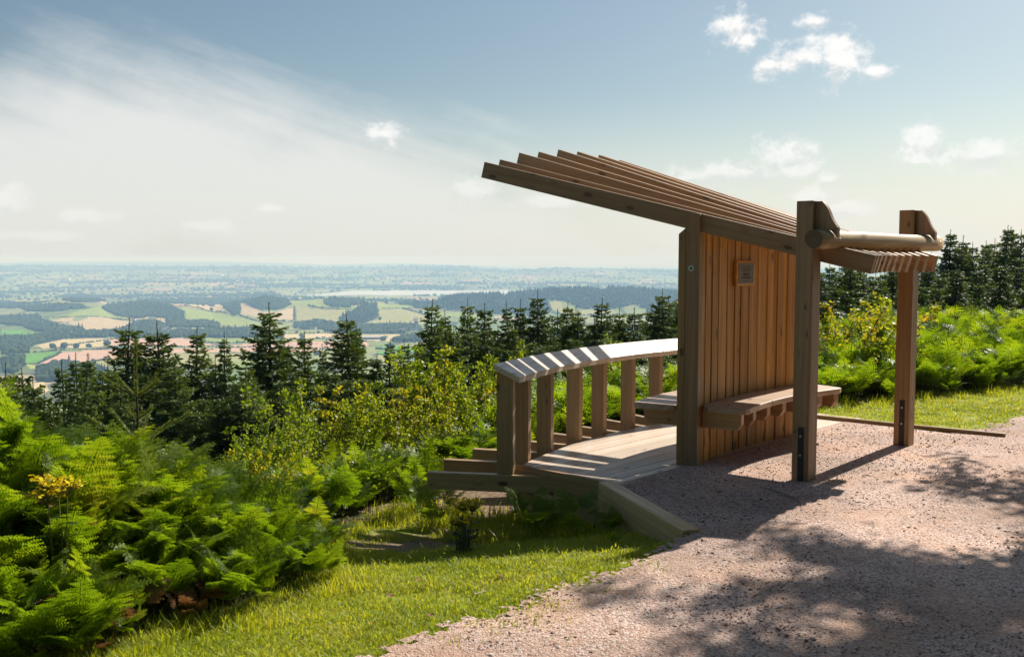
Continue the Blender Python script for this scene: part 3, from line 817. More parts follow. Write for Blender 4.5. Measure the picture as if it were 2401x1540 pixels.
# balusters on the outside of the deck edge
BA = [-22.1, -18.6, -13.9, -8.4, -4.0, 0.9, 5.4, 10.0, 14.4, 18.6, 22.1]
def rail_z(r): return 0.772 + (r - 5.775) * (0.10 / 0.223)
for dg in BA:
    td = (F3(dg + 0.1, 5.9) - F3(dg - 0.1, 5.9)).normalized()
    rd = (F3(dg, 5) - F3(dg, 4)).normalized()
    r0, r1 = 5.845, 5.99
    zb = -0.053
    q = [F3(dg, r0, zb) - td * 0.034, F3(dg, r1, zb) - td * 0.034, F3(dg, r1, zb) + td * 0.034, F3(dg, r0, zb) + td * 0.034]
    za0, za1 = rail_z(r0) - 0.052, rail_z(r1) - 0.052
    tp = [F3(dg, r0, za0) - td * 0.034, F3(dg, r1, za1) - td * 0.034, F3(dg, r1, za1) + td * 0.034, F3(dg, r0, za0) + td * 0.034]
    mb = MB(); mb.prism(q, tp, Z); S_(mb, 'baluster', m_bal, deck, 0.005)
mb = MB()
segs = np.linspace(-22.75, 22.75, 8)
for a, b in zip(segs, segs[1:]):
    for (u, v_) in [(a + (b - a) * i_s / 4, a + (b - a) * (i_s + 1) / 4) for i_s in range(4)]:
        g0 = 0.0 if u != a else 0.02
        t1 = random.random()
        q = lambda d, r, dz: F3(d, r, rail_z(r) + dz)
        i_, o_2 = 5.775, 5.998
        th_ = 0.048
        ux = (F3(v_, 5.9) - F3(u, 5.9)).normalized()
        mb.prism([q(u + g0, i_, -th_), q(v_, i_, -th_), q(v_, o_2, -th_), q(u + g0, o_2, -th_)], [q(u + g0, i_, 0), q(v_, i_, 0), q(v_, o_2, 0), q(u + g0, o_2, 0)], ux, 0.5)
S_(mb, 'handrail', m_rail, deck, 0.003)

# ------------------------------------------------------------------ retaining timbers
mb = MB()
k0, k1 = (-2.155, 1.09), (-2.905, -0.165)
dxk = Vector((k1[0] - k0[0], k1[1] - k0[1])).normalized(); nk = Vector((-dxk.y, dxk.x)) * 0.062
def KP(q, s, z): return P3(q[0] + nk.x * s, q[1] + nk.y * s, z)
mb.prism([KP(k0, -1, -0.5), KP(k0, 1, -0.5), KP(k1, 1, -0.30), KP(k1, -1, -0.30)], [KP(k0, -1, 0.024), KP(k0, 1, 0.024), KP(k1, 1, 0.030), KP(k1, -1, 0.030)], KP(k1, 0, 0) - KP(k0, 0, 0), 0.6)
o = mb.build('retaining_timber', m_timb, None, 0.007)
tag(o, 'pale thick retaining timber slanting from the deck corner towards the grass', 'timber edging')
for (a, b, lab) in (((1.96, 1.45), (2.02, 0.42), 'low timber edging board behind the near post, beside the right-hand lawn'), ((2.022, 0.415), (2.13, -0.55), 'low timber edging board ending at the path beside the right-hand lawn')):
    mb = MB(); mb.beam(P3(*a, -0.022), P3(*b, -0.022), Pd, 0.045, 0.12)
    o = mb.build('edging_board', m_post, None, 0.004); tag(o, lab, 'timber edging')

# ------------------------------------------------------------------ land
def polar(r_list, az_list):
    A, Rr = np.meshgrid(az_list, r_list)
    x = Rr * np.sin(A); y = Rr * np.cos(A)
    nr, na = len(r_list), len(az_list)
    i = np.arange(nr - 1)[:, None] * na; j = np.arange(na - 1)[None, :]
    a = (i + j).ravel()
    f = np.stack([a, a + 1, a + na + 1, a + na], 1)
    return x.ravel(), y.ravel(), f
def az_list(step):
    return np.radians(np.concatenate([np.arange(-180, -44, 4.0), np.arange(-44, 44, step), np.arange(44, 181, 4.0)]))

def in_poly(x, y, poly):
    c = np.zeros(x.shape, bool); n_ = len(poly)
    for i in range(n_):
        x0, y0 = poly[i]; x1, y1 = poly[(i + 1) % n_]
        if y0 == y1: continue
        m_ = ((y0 > y) != (y1 > y)) & (x < (x1 - x0) * (y - y0) / (y1 - y0) + x0)
        c ^= m_
    return c

def fern_line(p):                       # n beyond which bracken grows
    l = -0.38 + np.interp(p, [-12, -6.1, -5.5, -5.0, -4.5, -3.9, -3.3, -2.9, -2.4, 2.2, 2.6, 3.3, 4.7, 6.5, 9, 20], [1.2, 1.35, 1.45, 1.35, 1.6, 2.6, 3.15, 3.3, 3.2, 3.3, 2.0, 1.72, 1.2, 0.55, 0.3, 0.2])
    return l
# near ground
xs, ys, fs = polar(np.concatenate([[0.05], np.geomspace(0.6, 140, 300)]), az_list(0.22))
zs = terr(xs, ys)
pp_, nn_ = to_pn(xs, ys)
lawn = sst(fern_line(pp_) - nn_, -0.35, 0.25) * sst(nn_, -5.0, -4.4)
under = sst(pp_, -2.6, -2.2) * (1 - sst(pp_, 1.9, 2.2)) * sst(nn_, 0.8, 1.2)
lawn = lawn * (1 - under)
soil = 0.85 * np.exp(-(((pp_ + 3.05) / 0.70) ** 2 + ((nn_ - 2.3) / 0.80) ** 2)) + 0.8 * np.exp(-(((pp_ + 2.4) / 0.45) ** 2 + ((nn_ - 1.2) / 0.9) ** 2)) + under
m_ground, t, out = new_mat('ground_turf_and_litter')
ob = t.add('ShaderNodeTexCoord').outputs['Object']
lw = t.add('ShaderNodeAttribute', attribute_name='lawn').outputs['Fac']
sl = t.add('ShaderNodeAttribute', attribute_name='soil').outputs['Fac']
n1 = t.noise(ob, 3.0, 6.0, 0.6); n2 = t.noise(ob, 22.0, 6.0, 0.65); n3 = t.noise(ob, 120.0, 3.0)
litter = t.mix(t.sm(n2, 0.3, 0.7), (0.030, 0.035, 0.010), (0.115, 0.085, 0.040))
litter = t.mix(t.sm(n1, 0.45, 0.62), litter, (0.05, 0.085, 0.018))
grassc = t.mix(t.sm(n2, 0.35, 0.65), (0.22, 0.28, 0.030), (0.36, 0.40, 0.060))
grassc = t.mix(t.sm(n1, 0.52, 0.70, 0.0, 0.7), grassc, (0.26, 0.22, 0.09))
grassc = t.mix(t.sm(n3, 0.60, 0.72, 0.0, 0.5), grassc, (0.30, 0.19, 0.10))
soilc = t.mix(t.sm(n2, 0.3, 0.7), (0.16, 0.105, 0.065), (0.34, 0.245, 0.17))
lm = t.sm(t.m('ADD', lw, t.m('MULTIPLY', t.m('SUBTRACT', n2, 0.5), 0.9)), 0.3, 0.6)
c = t.mix(lm, litter, grassc)
smk = t.sm(t.m('ADD', sl, t.m('ADD', t.m('MULTIPLY', t.m('SUBTRACT', n2, 0.5), 1.8), t.m('MULTIPLY', t.m('SUBTRACT', n1, 0.5), 1.2))), 0.30, 0.75)
c = t.mix(smk, c, soilc)
pbsdf(t, out, c, 0.9, 0.15, t.bump(t.m('ADD', n2, t.m('MULTIPLY', n3, 0.5)), 0.6, 0.03))
me = np_mesh('ground', np.stack([xs, ys, zs], 1), fs[:, ::-1], [m_ground], smooth=True, attrs={'lawn': ('FLOAT', 'POINT', lawn), 'soil': ('FLOAT', 'POINT', np.clip(soil, 0, 1))})
gr = link(bpy.data.objects.new('ground', me)); tag(gr, 'near hillside ground with short turf and leaf litter', None, None, 'structure')

# gravel path and alcove
def gravel_in(p, n):
    wob = 0.34 * fbm(p * 1.3, n * 1.3, 31) + 0.22 * fbm(p * 5, n * 5, 37) + 0.14 * fbm(p * 19, n * 19, 39) + 0.26 * fbm(p * 47, n * 47, 40, 2)
    path = (n < -0.25 + wob) & (n > -4.6 + wob)
    kl = -2.155 + (n - 1.09) * (k1[0] - k0[0]) / (k1[1] - k0[1])
    alc = (p > kl) & (p < 1.98) & (n <= 1.0) & (n >= -0.4)
    near_k = (p > -2.93 + wob * 0.4) & (n < -0.1 + wob * 0.5) & (n > -0.5) & (p < 2.3)
    return path | alc | near_k
pa = np.concatenate([np.arange(-30, -8, 0.5), np.arange(-8, 5, 0.028), np.arange(5, 6, 0.05), np.arange(6, 14, 0.1), np.arange(14, 60, 0.7)])
na_ = np.concatenate([np.arange(-5.2, -4.2, 0.1), np.arange(-4.2, -1.2, 0.1), np.arange(-1.2, -0.7, 0.05), np.arange(-0.7, 0.1, 0.026), np.arange(0.1, 1.03, 0.04)])
PP, NN = np.meshgrid(pa, na_)
gx = M0[0] + PV[0] * PP + NV[0] * NN; gy = M0[1] + PV[1] * PP + NV[1] * NN
gz = 0.006 + 0.02 * fbm(PP * 1.1, NN * 1.1, 41) + 0.006 * fbm(PP * 6, NN * 6, 43)
gz = gz - 0.055 * np.maximum(PP - 9, 0) * sst(PP, 9, 14)
gz = np.where((NN > -0.3) & (PP > -2.3) & (PP < 2.1), np.minimum(gz, 0.004), gz)
nn0 = len(pa)
ii = np.arange(len(na_) - 1)[:, None] * nn0; jj = np.arange(nn0 - 1)[None, :]
a = (ii + jj)
pc_, nc_ = PP[:-1, :-1] + 0.014, NN[:-1, :-1] + 0.013
keep = gravel_in(pc_, nc_).ravel()
a = a.ravel()[keep]
fs = np.stack([a, a + 1, a + nn0 + 1, a + nn0], 1)
used, inv = np.unique(fs.ravel(), return_inverse=True)
Vg = np.stack([gx.ravel(), gy.ravel(), gz.ravel()], 1)[used]
m_grav, t, out = new_mat('pink_gravel')
ob = t.add('ShaderNodeTexCoord').outputs['Object']
v1 = t.vor(ob, 95.0); v2 = t.vor(ob, 42.0)
n1 = t.noise(ob, 1.6, 5.0, 0.6); n2 = t.noise(ob, 14.0, 5.0, 0.6); n3 = t.noise(ob, 300.0, 2.0)
sc = t.sep(v1.outputs['Color'])[0]
cg = t.ramp(sc, [(0.0, (0.20, 0.115, 0.085)), (0.3, (0.50, 0.32, 0.255)), (0.6, (0.64, 0.455, 0.38)), (0.85, (0.76, 0.61, 0.53)), (1.0, (0.36, 0.20, 0.13))])
s2 = t.sep(v2.outputs['Color'])[1]
cg = t.mix(t.m('MULTIPLY', t.sm(v2.outputs['Distance'], 0.55, 0.25), t.sm(s2, 0.55, 0.6)), cg, t.mix(s2, (0.30, 0.22, 0.19), (0.72, 0.60, 0.53)))
cg = t.mix(t.sm(n1, 0.42, 0.66, 0.0, 0.6), cg, (0.60, 0.37, 0.25))
cg = t.mix(t.sm(n2, 0.55, 0.75, 0.0, 0.45), cg, (0.52, 0.38, 0.30))
nl = t.noise(ob, 0.55, 4.0, 0.55, 0.6)
k_ = t.sm(nl, 0.35, 0.65, 0.74, 1.12)
cg = t.mix(1.0, cg, t.xyz(k_, k_, k_), 'MULTIPLY')
cg = t.mix(t.sm(t.noise(ob, 2.6, 5.0, 0.6), 0.56, 0.70, 0.0, 0.5), cg, (0.30, 0.205, 0.155))
hh = t.m('ADD', t.m('MULTIPLY', t.m('SUBTRACT', 0.6, v1.outputs['Distance']), 0.8), t.m('MULTIPLY', t.m('SUBTRACT', 0.6, v2.outputs['Distance']), t.sm(s2, 0.5, 0.6)))
pbsdf(t, out, cg, 0.85, 0.25, t.bump(t.m('ADD', hh, t.m('MULTIPLY', n3, 0.2)), 0.9, 0.010))
me = np_mesh('path', Vg, inv.reshape(-1, 4), [m_grav], smooth=True)
po_ = link(bpy.data.objects.new('path', me)); tag(po_, 'pink gravel path with the shelter alcove', None, None, 'structure')

# valley and hills
xs, ys, fs = polar(np.geomspace(140, 45000, 470), az_list(0.11))
zs = terr(xs, ys)
FC = {'bg': (0.13, 0.30, 0.035), 'gr': (0.26, 0.32, 0.080), 'gt': (0.34, 0.33, 0.13), 'lg': (0.36, 0.42, 0.10), 'tan': (0.50, 0.39, 0.23), 'st': (0.54, 0.44, 0.24), 'pk': (0.57, 0.37, 0.27)}
colr = np.zeros((len(xs), 4), np.float32)
for nm, poly in FIELDS:
    if len(poly) < 3: continue
    m_ = in_poly(xs, ys, poly)
    j = 1 + 0.10 * (random.random() - 0.5)
    colr[m_, :3] = np.array(FC[nm]) * j; colr[m_, 3] = 1
m_val, t, out = new_mat('patchwork_farmland')
ob = t.add('ShaderNodeTexCoord').outputs['Object']
at = t.add('ShaderNodeAttribute', attribute_name='field')
ox, oy, oz = t.sep(ob)
wv = t.vm('ADD', ob, t.vm('MULTIPLY', t.xyz(t.m('SUBTRACT', t.noise(ob, 0.004, 3.0), 0.5), t.m('SUBTRACT', t.noise(t.vm('ADD', ob, (500., 900., 0.)), 0.004, 3.0), 0.5), 0.0), (160., 160., 0.)))
wv = t.vm('MULTIPLY', wv, (1.0, 0.62, 0.0))
vf = t.vor(wv, 1 / 260.0); ve = t.vor(wv, 1 / 260.0, 'DISTANCE_TO_EDGE')
fr, fg, fb = t.sep(vf.outputs['Color'])
fcol = t.ramp(fr, [(0.0, (0.14, 0.24, 0.05)), (0.20, (0.24, 0.33, 0.08)), (0.36, (0.10, 0.15, 0.045)), (0.46, (0.30, 0.35, 0.12)), (0.60, (0.50, 0.39, 0.22)), (0.70, (0.22, 0.31, 0.08)), (0.80, (0.56, 0.36, 0.24)), (0.88, (0.34, 0.39, 0.13)), (1.0, (0.60, 0.52, 0.30))], 'CONSTANT')
big = t.noise(ob, 0.0011, 4.0, 0.6)
fcol = t.mix(t.sm(big, 0.60, 0.68), fcol, (0.06, 0.085, 0.03))
fcol = t.mix(t.sm(ve.outputs['Distance'], 0.045, 0.02), fcol, (0.03, 0.045, 0.018))
fine = t.noise(t.vm('MULTIPLY', ob, (1.0, 0.5, 1.0)), 0.06, 4.0, 0.6)
fcol = t.mix(0.35, fcol, (0.22, 0.20, 0.14))
fcol = t.mix(t.sm(t.m('ADD', oy, t.m('MULTIPLY', t.m('SUBTRACT', t.noise(ob, 0.0012, 3.0), 0.5), 5000.0)), 10800.0, 12800.0, 0.0, 0.8), fcol, (0.045, 0.062, 0.03))
c = t.mix(at.outputs['Alpha'], fcol, at.outputs['Color'])
k = t.sm(fine, 0.3, 0.7, 0.86, 1.12)
c = t.mix(1.0, c, t.xyz(k, k, k), 'MULTIPLY')
stripe = t.m('SINE', t.m('MULTIPLY', t.m('ADD', ox, t.m('MULTIPLY', oy, 2.2)), 0.16))
ks = t.m('ADD', 1.0, t.m('MULTIPLY', stripe, 0.035))
c = t.mix(1.0, c, t.xyz(ks, ks, ks), 'MULTIPLY')
pbsdf(t, out, c, 0.95, 0.05)
me = np_mesh('valley', np.stack([xs, ys, zs], 1), fs[:, ::-1], [m_val], smooth=True, attrs={'field': ('FLOAT_COLOR', 'POINT', colr)})
va = link(bpy.data.objects.new('valley', me)); tag(va, 'wide farmland valley and hills running to the horizon', None, None, 'structure')

# estuary water
m_wat, t, out = new_mat('estuary_water')
ob = t.add('ShaderNodeTexCoord').outputs['Object']
pbsdf(t, out, (0.60, 0.63, 0.65), 0.25, 1.0, t.bump(t.noise(ob, 0.05, 4.0), 0.15, 1.0))
me = bpy.data.meshes.new('water'); me.from_pydata([(x, y, -254.0) for x, y in LAKE], [], [list(range(len(LAKE)))]); me.materials.append(m_wat)
wt = link(bpy.data.objects.new('water', me)); tag(wt, 'pale estuary lying across the middle distance', None, None, 'structure')

# ------------------------------------------------------------------ instanced cover (one object per kind of ground cover)
def proto_coll(name, objs):
    c = bpy.data.collections.new(name)
    for o in objs: c.objects.link(o)
    return c
def scatter(name, pts, rot, scl, idx, coll, label, kind='stuff'):
    me = np_mesh(name, pts, np.zeros((0, 3), np.int32), attrs={'rot': ('FLOAT_VECTOR', 'POINT', rot), 'scl': ('FLOAT', 'POINT', scl), 'idx': ('INT', 'POINT', idx)}) if False else None
    me = bpy.data.meshes.new(name)
    me.vertices.add(len(pts)); me.vertices.foreach_set('co', np.asarray(pts, np.float32).ravel())
    a = me.attributes.new('rot', 'FLOAT_VECTOR', 'POINT'); a.data.foreach_set('vector', np.asarray(rot, np.float32).ravel())
    a = me.attributes.new('scl', 'FLOAT', 'POINT'); a.data.foreach_set('value', np.asarray(scl, np.float32))
    a = me.attributes.new('idx', 'INT', 'POINT'); a.data.foreach_set('value', np.asarray(idx, np.int32))
    me.update()
    o = link(bpy.data.objects.new(name, me))
    g = bpy.data.node_groups.new('scatter_' + name, 'GeometryNodeTree')
    g.interface.new_socket('Geometry', in_out='INPUT', socket_type='NodeSocketGeometry')
    g.interface.new_socket('Geometry', in_out='OUTPUT', socket_type='NodeSocketGeometry')
    N = g.nodes; L = g.links
    gi = N.new('NodeGroupInput'); go = N.new('NodeGroupOutput')
    ip = N.new('GeometryNodeInstanceOnPoints'); ci = N.new('GeometryNodeCollectionInfo')
    ci.inputs['Collection'].default_value = coll
    ci.inputs['Separate Children'].default_value = True
    ci.inputs['Reset Children'].default_value = True
    def na(nm, dt):
        n_ = N.new('GeometryNodeInputNamedAttribute'); n_.data_type = dt; n_.inputs['Name'].default_value = nm
        return n_.outputs['Attribute']
    e2r = N.new('FunctionNodeEulerToRotation')
    L.new(na('rot', 'FLOAT_VECTOR'), e2r.inputs[0])
    L.new(gi.outputs[0], ip.inputs['Points']); L.new(ci.outputs[0], ip.inputs['Instance'])
    ip.inputs['Pick Instance'].default_value = True
    L.new(na('idx', 'INT'), ip.inputs['Instance Index'])
    L.new(e2r.outputs[0], ip.inputs['Rotation']); L.new(na('scl', 'FLOAT'), ip.inputs['Scale'])
    L.new(ip.outputs[0], go.inputs[0])
    md = o.modifiers.new('scatter', 'NODES'); md.node_group = g
    tag(o, label, None, None, kind)
    return o

def leafmat(name, cols, trans=0.5, rough=0.45, spec=0.35, bycol=None, tcol=None, tmul=1.0):
    """foliage: diffuse + light shining through + sheen; colours vary from plant to plant and leaf to leaf"""
    m_, t, out = new_mat(name)
    oi = t.add('ShaderNodeObjectInfo').outputs['Random']
    at = t.add('ShaderNodeAttribute', attribute_name='tint').outputs['Fac']
    geo = t.add('ShaderNodeNewGeometry').outputs['Position']
    n_ = t.noise(geo, 1.7, 3.0)
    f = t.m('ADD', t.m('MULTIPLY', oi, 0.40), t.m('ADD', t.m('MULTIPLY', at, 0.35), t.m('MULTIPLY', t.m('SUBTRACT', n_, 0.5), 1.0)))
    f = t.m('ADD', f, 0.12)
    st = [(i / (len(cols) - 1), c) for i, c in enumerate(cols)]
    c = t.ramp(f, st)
    b = t.add('ShaderNodeBsdfPrincipled')
    t.put(b.inputs['Base Color'], c); b.inputs['Roughness'].default_value = rough; b.inputs['Specular IOR Level'].default_value = spec
    tr = t.add('ShaderNodeBsdfTranslucent')
    tc_ = t.mix(1.0, c, tcol or (1.5, 1.35, 0.55), 'MULTIPLY')
    t.put(tr.inputs[0], tc_)
    mx = t.add('ShaderNodeMixShader'); mx.inputs[0].default_value = trans
    t.l.new(b.outputs[0], mx.inputs[1]); t.l.new(tr.outputs[0], mx.inputs[2]); t.l.new(mx.outputs[0], out.inputs[0])
    return m_
m_fern = leafmat('bracken_leaf', [(0.045, 0.09, 0.008), (0.095, 0.165, 0.010), (0.145, 0.225, 0.014), (0.20, 0.265, 0.018), (0.33, 0.28, 0.06)], 0.52, 0.45, 0.35, tcol=(1.95, 1.85, 0.50))
m_fernb = leafmat('bracken_dead_leaf', [(0.16, 0.075, 0.03), (0.26, 0.14, 0.06), (0.34, 0.22, 0.10)], 0.4, 0.6, 0.2, tcol=(1.2, 1.0, 0.8))
m_grass = leafmat('grass_blade', [(0.18, 0.255, 0.018), (0.27, 0.34, 0.026), (0.35, 0.40, 0.04), (0.48, 0.44, 0.13)], 0.5, 0.5, 0.3, tcol=(1.8, 1.55, 0.5))
m_stem = simple('green_stem', (0.12, 0.13, 0.04), 0.6)
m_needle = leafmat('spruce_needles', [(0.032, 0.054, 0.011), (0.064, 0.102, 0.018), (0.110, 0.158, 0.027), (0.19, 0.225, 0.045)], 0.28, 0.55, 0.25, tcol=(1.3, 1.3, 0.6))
m_bark = simple('conifer_bark', (0.085, 0.062, 0.045), 0.9, 0, 0.3, 12.0, 0.1)
m_birch = leafmat('birch_leaf', [(0.08, 0.15, 0.015), (0.14, 0.22, 0.02), (0.21, 0.28, 0.025), (0.31, 0.32, 0.03), (0.40, 0.28, 0.04)], 0.52, 0.45, 0.35, tcol=(1.8, 1.6, 0.5))
m_twig = simple('twig_bark', (0.10, 0.07, 0.055), 0.8, 0, 0.3, 40.0, 0.2)
m_yel = leafmat('yellow_petals', [(0.84, 0.66, 0.01), (0.92, 0.76, 0.015), (0.95, 0.82, 0.03)], 0.4, 0.6, 0.2, tcol=(1.1, 1.0, 0.4))
m_broad = leafmat('broad_leaf', [(0.03, 0.06, 0.012), (0.05, 0.09, 0.018), (0.09, 0.13, 0.03)], 0.4, 0.6, 0.15)
m_dist = leafmat('distant_crown', [(0.030, 0.050, 0.018), (0.042, 0.066, 0.022), (0.060, 0.088, 0.028), (0.085, 0.105, 0.035)], 0.0, 0.9, 0.05)

class LM:
    """leaf mesh: many small polygons with a tint each, plus stems"""
    def __init__(s): s.v = []; s.f4 = []; s.f3 = []; s.t4 = []; s.t3 = []; s.m4 = []; s.m3 = []; s.n = 0
    def quads(s, V, tint, mi=0):        # V (k,4,3)
        V = np.asarray(V, np.float32); k = len(V)
        if k == 0: return
        s.v.append(V.reshape(-1, 3)); s.f4.append(np.arange(k * 4).reshape(k, 4) + s.n); s.n += k * 4
        s.t4.append(np.broadcast_to(np.asarray(tint, np.float32), (k,))); s.m4.append(np.full(k, mi))
    def tris(s, V, tint, mi=0):
        V = np.asarray(V, np.float32); k = len(V)
        if k == 0: return
        s.v.append(V.reshape(-1, 3)); s.f3.append(np.arange(k * 3).reshape(k, 3) + s.n); s.n += k * 3
        s.t3.append(np.broadcast_to(np.asarray(tint, np.float32), (k,))); s.m3.append(np.full(k, mi))
    def tube(s, P, r, seg=5, mi=0, tint=0.5):
        P = np.asarray(P, float); r = np.broadcast_to(np.asarray(r, float), (len(P),))
        T = np.gradient(P, axis=0); T /= np.linalg.norm(T, axis=1)[:, None] + 1e-9
        ref = np.array([0.13, 0.21, 0.97]) if abs(T[0, 2]) < 0.9 else np.array([1.0, 0.1, 0.05])
        X = np.cross(T, ref); X /= np.linalg.norm(X, axis=1)[:, None] + 1e-9
        Y = np.cross(T, X)
        a = np.linspace(0, 2 * np.pi, seg, endpoint=False)
        ring = P[:, None] + r[:, None, None] * (np.cos(a)[None, :, None] * X[:, None] + np.sin(a)[None, :, None] * Y[:, None])
        k = len(P)
        q = []
        for i in range(k - 1):
            for j in range(seg):
                j2 = (j + 1) % seg
                q.append([ring[i, j], ring[i, j2], ring[i + 1, j2], ring[i + 1, j]])
        s.quads(q, tint, mi)
    def mesh(s, name, mats):
        V = np.concatenate(s.v)
        F = []; tt = []; mm = []
        if s.f4: F.append(np.concatenate(s.f4)); tt.append(np.concatenate(s.t4)); mm.append(np.concatenate(s.m4))
        if s.f3: F.append(np.concatenate(s.f3)); tt.append(np.concatenate(s.t3)); mm.append(np.concatenate(s.m3))
        return np_mesh(name, V, F, mats, attrs={'tint': ('FLOAT', 'FACE', np.concatenate(tt))}, fmat=np.concatenate(mm))

def frond(lm, base, yaw, height, L, lean, droop, npair, npin, mi=0, rs=rng, stem_mi=1):
    """one bracken frond: an upright stalk, then a triangular twice-divided blade arching over"""
    d = np.array([math.cos(yaw), math.sin(yaw), 0.0]); up = np.array([0, 0, 1.0]); side = np.array([-d[1], d[0], 0.0])
    k = 10
    P = [np.array(base, float)]
    a = R_(88)
    st = height / 4
    for i in range(4):
        a -= R_(lean) / 4
        P.append(P[-1] + st * (d * math.cos(a) + up * math.sin(a)))
    A = [a]
    bl = [P[-1]]
    n_ = npair
    for i in range(n_):
        a -= R_(droop) / n_
        bl.append(bl[-1] + (L / n_) * (d * math.cos(a) + up * math.sin(a))); A.append(a)
    lm.tube(np.array(P + bl[1::3]), np.linspace(0.006, 0.0015, len(P) + len(bl[1::3])), 4, stem_mi)
    quads = []; tints = []
    for i in range(1, n_ + 1):
        t = (i - 0.5) / n_
        pl_ = 0.50 * L * (1 - t) ** 0.85 * (0.75 + 0.25 * min(1, t * 6)) + 0.012
        up_l = -d * math.sin(A[i]) + up * math.cos(A[i]); fw = d * math.cos(A[i]) + up * math.sin(A[i])
        for sg in (-1, 1):
            sw = R_(rs.uniform(12, 24))
            pd2 = side * sg * math.cos(sw) + fw * math.sin(sw)
            pd2 = pd2 + up_l * rs.uniform(-0.20, 0.18); pd2 /= np.linalg.norm(pd2)
            nrm = np.cross(pd2, fw); nrm /= np.linalg.norm(nrm) + 1e-9
            m_ = max(2, int(npin * (pl_ / (0.5 * L)) + 1.5))
            s = (np.arange(m_) + 0.5) / m_
            ctr = bl[i][None] + pd2[None] * (pl_ * s)[:, None] - np.array([0, 0, 1.0])[None] * (pl_ * 0.07 * s ** 2)[:, None]
            ll = 0.27 * pl_ * (1 - s) ** 0.75 + 0.006
            ww = pl_ / m_ * 0.40
            q2 = np.cross(nrm, pd2); q2 /= np.linalg.norm(q2) + 1e-9
            for s2 in (-1, 1):
                tilt = nrm[None] * (ll * rs.uniform(-0.3, 0.25, m_))[:, None]
                tip = ctr + q2[None] * (s2 * ll)[:, None] + pd2[None] * (0.35 * ll)[:, None] + tilt
                b0 = ctr - pd2[None] * ww; b1 = ctr + pd2[None] * ww
                mid = ctr + q2[None] * (s2 * ll * 0.6)[:, None] + pd2[None] * (ww + 0.2 * ll)[:, None] + tilt * 0.6
                quads.append(np.stack([b0, tip, mid, b1], 1)); tints.append(np.full(m_, rs.uniform(0.1, 0.9)))
    lm.quads(np.concatenate(quads), np.concatenate(tints), mi)

def make_obj(name, me):
    return bpy.data.objects.new(name, me)

def fern_plant(nf, npair, npin, seed, dead=False, h=0.55, L=0.75):
    rs = np.random.default_rng(seed)
    lm = LM()
    y0 = rs.uniform(0, 6.28)
    for i in range(nf):
        ya = y0 + i * 6.283 / nf + rs.uniform(-0.5, 0.5)
        b = (math.cos(ya) * rs.uniform(0.02, 0.12), math.sin(ya) * rs.uniform(0.02, 0.12), -0.05)
        frond(lm, b, ya, h * rs.uniform(0.55, 1.25), L * rs.uniform(0.75, 1.15), rs.uniform(4, 34), rs.uniform(15, 70), npair, npin, 0, rs)
    return lm.mesh('bracken_plant', [m_fernb if dead else m_fern, m_stem])
fern_hi = [make_obj('fern_a%d' % i, fern_plant(5 + i % 3, 15, 12, 100 + i)) for i in range(5)]
fern_hi += [make_obj('fern_a5', fern_plant(3, 13, 9, 120, True, 0.4, 0.5))]
fern_lo = [make_obj('fern_b%d' % i, fern_plant(6, 11, 6, 200 + i)) for i in range(4)]
fern_lo += [make_obj('fern_b4', fern_plant(3, 10, 5, 220, True, 0.4, 0.5))]
cf_hi = proto_coll('bracken_near', fern_hi); cf_lo = proto_coll('bracken_far', fern_lo)

def region_pts(n_, y0, y1, xlim=0.74):
    y = np.sqrt(rng.uniform(y0 * y0, y1 * y1, n_)); x = rng.uniform(-xlim, xlim, n_) * y
    return x, y
def rnd_rot(n_, tilt=0.2):
    return np.stack([rng.normal(0, tilt, n_), rng.normal(0, tilt, n_), rng.uniform(0, 6.283, n_)], 1)

# bracken, near: left of the deck
def fern_mask(x, y):
    p, n = to_pn(x, y)
    m_ = n > fern_line(p) + 0.18
    return m_, p, n
x, y = region_pts(12000, 1.6, 11.5)
m_, p, n = fern_mask(x, y)
dens = np.where(y < 5, 1.0, 0.75)
m_ &= rng.random(len(x)) < dens * np.clip(0.75 + 2.2 * fbm(x * 0.9, y * 0.9, 91), 0.25, 1)
m_ &= n < 7.0
m_ &= ~((p > -2.9) & (p < 2.5) & (n < 3.9))
m_ &= ~(np.hypot(p + 3.2, n - 2.9) < 0.75)
x, y, p, n = x[m_], y[m_], p[m_], n[m_]
edge = np.clip((n - fern_line(p)) / 1.2, 0, 1)
sc_ = (0.26 + 0.23 * edge) * rng.uniform(0.55, 1.2, len(x)) * np.where(p < -4.5, 1.0, 0.95)
ex = np.array([(-2.3, 4.75), (-2.15, 4.8), (-2.45, 4.7), (-2.25, 4.6), (-2.05, 4.7), (-2.5, 4.9)])
x = np.append(x, ex[:, 0]); y = np.append(y, ex[:, 1]); sc_ = np.append(sc_, [.5, .46, .5, .42, .4, .5])
pts = np.stack([x, y, terr(x, y)], 1)
idx = np.where(rng.random(len(x)) < 0.13, 5, rng.integers(0, 5, len(x)))
scatter('bracken', pts, rnd_rot(len(x), 0.13), sc_, idx, cf_hi, 'bright green bracken covering the slope in the foreground')
